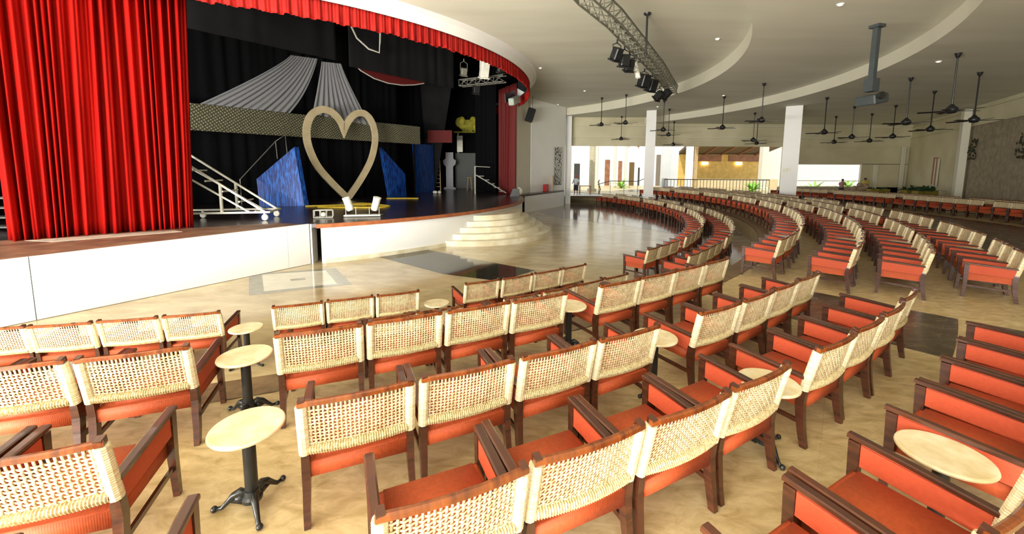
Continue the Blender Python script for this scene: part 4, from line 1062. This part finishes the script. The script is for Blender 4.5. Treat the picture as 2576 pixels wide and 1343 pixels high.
# ---------------------------------------------------------------- people
def person(loc, rz, h, label, shirt, lower, headgear, armpose=.3, lean=0.0):
    t = thing('person', label, 'person', loc, rz); s = h / 1.75
    me = bpy.data.meshes.new('body'); bm = bmesh.new()
    J = {'pel': ((0, 0, .95), .13), 'sp': ((0, .01, 1.15), .125), 'ch': ((0, lean, 1.36), .15), 'nk': ((0, lean, 1.50), .055), 'hd': ((0, lean + .02, 1.60), .085), 'top': ((0, lean + .01, 1.68), .075)}
    for sd in (-1, 1):
        q = 'LR'[sd > 0]
        J.update({'hp' + q: ((sd * .10, 0, .90), .10), 'kn' + q: ((sd * .12, .03, .50), .062), 'an' + q: ((sd * .13, 0, .09), .042), 'ft' + q: ((sd * .14, .13, .04), .038),
                  'sh' + q: ((sd * .19, lean, 1.42), .06), 'el' + q: ((sd * .25, lean + .04, 1.15), .042), 'wr' + q: ((sd * .24, lean + .04 + armpose, 1.0 + armpose * .5), .030), 'hn' + q: ((sd * .23, lean + .10 + armpose, .96 + armpose * .5), .034)})
    E_ = [('pel', 'sp'), ('sp', 'ch'), ('ch', 'nk'), ('nk', 'hd'), ('hd', 'top')]
    for q in 'LR': E_ += [('pel', 'hp' + q), ('hp' + q, 'kn' + q), ('kn' + q, 'an' + q), ('an' + q, 'ft' + q), ('ch', 'sh' + q), ('sh' + q, 'el' + q), ('el' + q, 'wr' + q), ('wr' + q, 'hn' + q)]
    ks = list(J); V = {k: bm.verts.new(Vector(J[k][0]) * s) for k in ks}
    # fingers
    fr_ = {}
    for q, sd in (('L', -1), ('R', 1)):
        hv = V['hn' + q].co
        for f in range(4):
            a = bm.verts.new(hv + Vector((sd * (-.03 + .02 * f), .045, -.02)) * s); b2 = bm.verts.new(hv + Vector((sd * (-.03 + .02 * f), .08 - .006 * abs(f - 1.5), -.045)) * s)
            bm.edges.new((V['hn' + q], a)); bm.edges.new((a, b2)); fr_[a] = .009; fr_[b2] = .008
        a = bm.verts.new(hv + Vector((-sd * .05, .02, -.01)) * s); bm.edges.new((V['hn' + q], a)); fr_[a] = .010
    for a, b2 in E_: bm.edges.new((V[a], V[b2]))
    bm.verts.index_update(); radii = {V[k].index: J[k][1] * s for k in ks}; radii.update({v.index: r2 * s for v, r2 in fr_.items()}); root = V['pel'].index
    bm.to_mesh(me); bm.free(); me.materials.append(SKIN); o = bpy.data.objects.new('body', me); COL.objects.link(o); o.parent = t
    md = o.modifiers.new('skin', 'SKIN'); md.use_smooth_shade = True
    sv = me.skin_vertices[0].data
    for i, r2 in radii.items(): sv[i].radius = (r2, r2)
    sv[root].use_root = True
    o.modifiers.new('sub', 'SUBSURF').levels = 1
    def part(name, rows, m):
        g = MB(); R_ = []
        for (cx_, cy_, cz_, rx, ry) in rows: R_.append([(s * (cx_ + rx * math.cos(2 * PI * k / 14)), s * (cy_ + ry * math.sin(2 * PI * k / 14)), s * cz_) for k in range(15)])
        g.grid(R_); return g.build(name, m, t, smooth=True, thick=.01)
    part('shirt', [(0, 0, .92, .17, .13), (0, 0, 1.1, .165, .13), (0, lean, 1.32, .20, .14), (0, lean, 1.44, .19, .11), (0, lean, 1.50, .08, .07)], shirt)
    for sd in (-1, 1): part('sleeve', [(sd * .17, lean, 1.44, .06, .075), (sd * .22, lean + .01, 1.34, .07, .07), (sd * .245, lean + .03, 1.20, .066, .066)], shirt)
    part('waist', [(0, 0, .80, .19, .14), (0, 0, .95, .165, .13)], lower)
    for sd in (-1, 1): part('trouser_leg', [(sd * .115, .02, .42, .095, .09), (sd * .105, .01, .65, .105, .105), (sd * .09, 0, .88, .11, .12)], lower)
    g = MB(); g.ball((0, (lean + .0) * s, 1.68 * s), .105 * s, 14, (.95, 1.05, .75))
    if headgear is REDCAP: g.box((0, (lean + .12) * s, 1.66 * s), (.14 * s, .12 * s, .015 * s))
    g.build('cap' if headgear is REDCAP else 'hair', headgear, t, smooth=True)
    g = MB()
    for sx in (-.035, .035): g.ball((sx * s, (lean + .10) * s, 1.62 * s), .012 * s, 8)
    g.build('eyes', HAIR, t); g = MB(); g.ball((0, (lean + .112) * s, 1.585 * s), .016 * s, 8, (.8, 1, 1.3))
    for sx in (-.088, .088): g.ball((sx * s, (lean + .01) * s, 1.60 * s), .02 * s, 8, (.5, .9, 1.4))
    g.build('nose_and_ears', SKIN, t)
    return t
person((5.75, 35.6, TZ), 2.6, 1.78, 'person in white shirt, dark shorts and red cap standing by the far left opening', SHIRT, NAVY, REDCAP, .2)
person((28.2, 33.9, TZ), -1.2, 1.62, 'person in pink shirt leaning by the far window', PINK, NAVY, HAIR, .28, .10)
person((30.2, 33.9, TZ), 1.9, 1.72, 'person in yellow shirt with dark hair at the far window right', YSH, NAVY, HAIR, .1, .02)
g = MB(); r = random.Random(4)
for i in range(14): g.ball((r.uniform(-.7, .7), r.uniform(-.2, .2), .5 + r.uniform(0, .5)), .2, 8, (1, .8, .9))
o = g.build('cloth_pile', mat('tan_bundle', (.45, .34, .22), .8)); o.location = (29.1, 33.3, TZ + .2); tag(o, 'pile of tan cloth between the two people at the window', 'cloth')

# ---------------------------------------------------------------- outside beyond the far opening
g = MB(); g.grid([[(x, y, TZ - .02) for x in (-10, 30, 80)] for y in (34.95, 90)]); struct(g.build('ground_terrace', TERR))
t = thing('lobby_building', 'white lobby building with doors beyond the far left opening', 'building', (11.5, 58, TZ))
g = MB(); g.box((-1.5, 0, 5), (27, .4, 11)); g.build('facade', WHITE, t)
def px2x(px, Y): return (px - 1288) / 994.18 * Y
for px, ptop, wpx, m_ in ((1450, 411, 14, DARK), (1526, 401, 12, DOORM), (1558, 404, 9, DOORM), (1587, 407, 12, mat('bronze_door', (.16, .10, .03), .4)), (1605, 420, 4, DARK), (1655, 388, 14, mat('grey_brown_door', (.22, .18, .14), .6))):
    x = px2x(px, 57.7); z1 = 3 + (425 - ptop) / 994 * 57.7; g = MB(); g.box((x - 11.5, -.25, (z1 - TZ) / 2), (wpx / 994 * 57.7, .12, z1 - TZ)); g.build('door', m_, t)
g = MB()
for px in (1432, 1500, 1545, 1572): g.box((px2x(px, 57.5) - 11.5, -.35, 4.5), (.25, .3, 9))
g.build('pilasters', WALLW, t)
t = thing('timber_gable', 'dark timber gable frame on the lobby wall outside', 'gable', (px2x(1590, 57.6), 57.6, 7.0))
g = MB(); g.bar((-.95, 0, -.55), (0, 0, .5), .16, .16); g.bar((0, 0, .5), (.75, 0, -.8), .16, .16); g.build('rafter', DOORM, t)
for i, (px, Y, wd, h, m_, lb) in enumerate(((1488, 42, .62, 6, CREAM, 'beige round column outside the opening, leftmost'), (1690, 44, .8, 6, WHITE, 'white column outside, just right of the hall column'), (1730, 46, .62, 6, WHITE, 'white column at the left side of the palm hut'), (1668, 40, .55, 6, WHITE, 'slim white column outside behind the left hall column'), (1915, 48, .7, 6, WALLW, 'pale column at the right side of the palm hut'))):
    t = thing('outside_column', lb, 'column', (px2x(px, Y), Y, TZ)); g = MB(); g.lathe([(wd / 2, 0), (wd / 2, h)], (0, 0, 0), 20) if i == 0 else g.box((0, 0, h / 2), (wd, wd, h)); g.build('shaft', m_, t)
    g = MB(); g.box((0, 0, .15), (wd + .2, wd + .2, .3)); g.build('plinth', m_, t)
# thatched bar
hx = px2x(1835, 56)
t = thing('palm_hut', 'thatched open bar hut with yellow walls outside', 'building', (hx, 56, TZ))
g = MB(); g.slab3([(-6.9, -4.5, 6.6), (6.9, -4.5, 6.6), (6.2, 3.4, 4.55), (-6.2, 3.4, 4.55)], (0, .1, .3)); g.build('roof', THATCH, t)
g = MB(); g.box((0, 3, 2.3), (12.5, .2, 4.6)); g.build('back_wall', YWALL, t)
g = MB(); g.box((0, -1.5, .55), (11, .7, 1.1)); g.build('counter', mat('pale_counter', (.75, .6, .35), .5), t)
g = MB(); g.box((-2.5, 2.8, 4.05), (5.0, .2, .9)); g.box((3.4, 2.8, 4.05), (4.6, .2, .9)); g.build('dark_frieze', DOORM, t)
for x in (-6.2, 5.9):
    g = MB(); g.box((x, -2.6, 3.0), (.35, .35, 6.0)); g.build('post', WOODL, t)
for x in (-5, -2.5, 0, 2.5, 5):
    g = MB(); g.bar((x, -4.4, 6.45), (x, 3.3, 4.45), .16, .16); g.build('rafter', DOORM, t)
LMP = emis('warm_lamp', (1, .75, .35), 5)
for x in (-2.4, 2.6):
    g = MB(); g.box((0, 0, 0), (.9, .1, .4)); o = g.build('hanging_lamp', LMP); o.location = (hx + x, 58.7, TZ + 3.3); tag(o, 'warm glowing lamp in the palm hut, %s one' % ('left' if x < 0 else 'right'), 'lamp')
g = MB(); g.box((0, 0, 0), (14, .4, 9)); o = g.build('side_building', WALLW); o.location = (px2x(1945, 60) + 6, 61, TZ + 4.5); tag(o, 'pale building wall outside right of the palm hut', 'building')
# balustrade
t = thing('railing', 'dark metal railing along the terrace outside the opening', 'railing', (16.5, 36.2, TZ))
g = MB(); g.box((2.2, 0, 1.45), (9.6, .06, .07)); g.build('handrail', DKGM, t)
g = MB()
for i in range(33): g.box((-2.6 + .3 * i, 0, .72), (.03, .03, 1.42))
g.build('balusters', DKGM, t)
t = thing('ramp_railing', 'low dark ramp handrail outside the far left opening', 'railing', (8.5, 37.5, TZ))
g = MB(); g.tube([(-.4, 0, .9), (.8, 0, 1.25), (3.4, 0, 1.22), (4.4, 0, 1.65)], .035, 6); g.build('handrail', DKGM, t)
for x in (-.3, .8, 2.1, 3.4):
    g = MB(); g.tube([(x, 0, 0), (x, 0, 1.2)], .02, 6); g.build('post', DKGM, t)
t = thing('wooden_post', 'curved dark wooden newel post by the far ramp', 'post', (px2x(1506, 36.8), 36.8, TZ))
g = MB(); g.tube([(0, 0, 0), (.12, 0, .5), (0, 0, .9), (-.05, 0, 1.2), (.05, 0, 1.35)], .06, 8); g.build('post', mat('olive_wood', (.22, .16, .05), .5), t)
spray((px2x(1562, 50), 50, TZ), 24, 2.2, LEAFB, 'bright green plant against the lobby wall outside', 'garden_plant', None, seed=11, wide=.14)
spray((px2x(1892, 44), 44, TZ), 40, 2.0, LEAFB, 'bright green leafy plant right of the palm hut', 'garden_plant', None, seed=12, wide=.16)
spray((px2x(2048, 43), 43, TZ), 18, 2.4, LEAFB, 'pale green plant seen through the far window, left', 'garden_plant', None, seed=13, wide=.12)
spray((px2x(2125, 43), 43, TZ), 26, 3.0, LEAFB, 'pale green palm seen through the far window, right', 'garden_plant', None, seed=14, wide=.14)
t = thing('lobby_table', 'brown table beside the person in the red cap', 'table', (px2x(1472, 37), 37.2, TZ))
g = MB(); g.box((0, 0, .78), (1.1, .6, .05)); g.build('table_top', DOORM, t)
for x in (-.5, .5):
    g = MB(); g.box((x, 0, .38), (.06, .5, .76)); g.build('leg', DOORM, t)
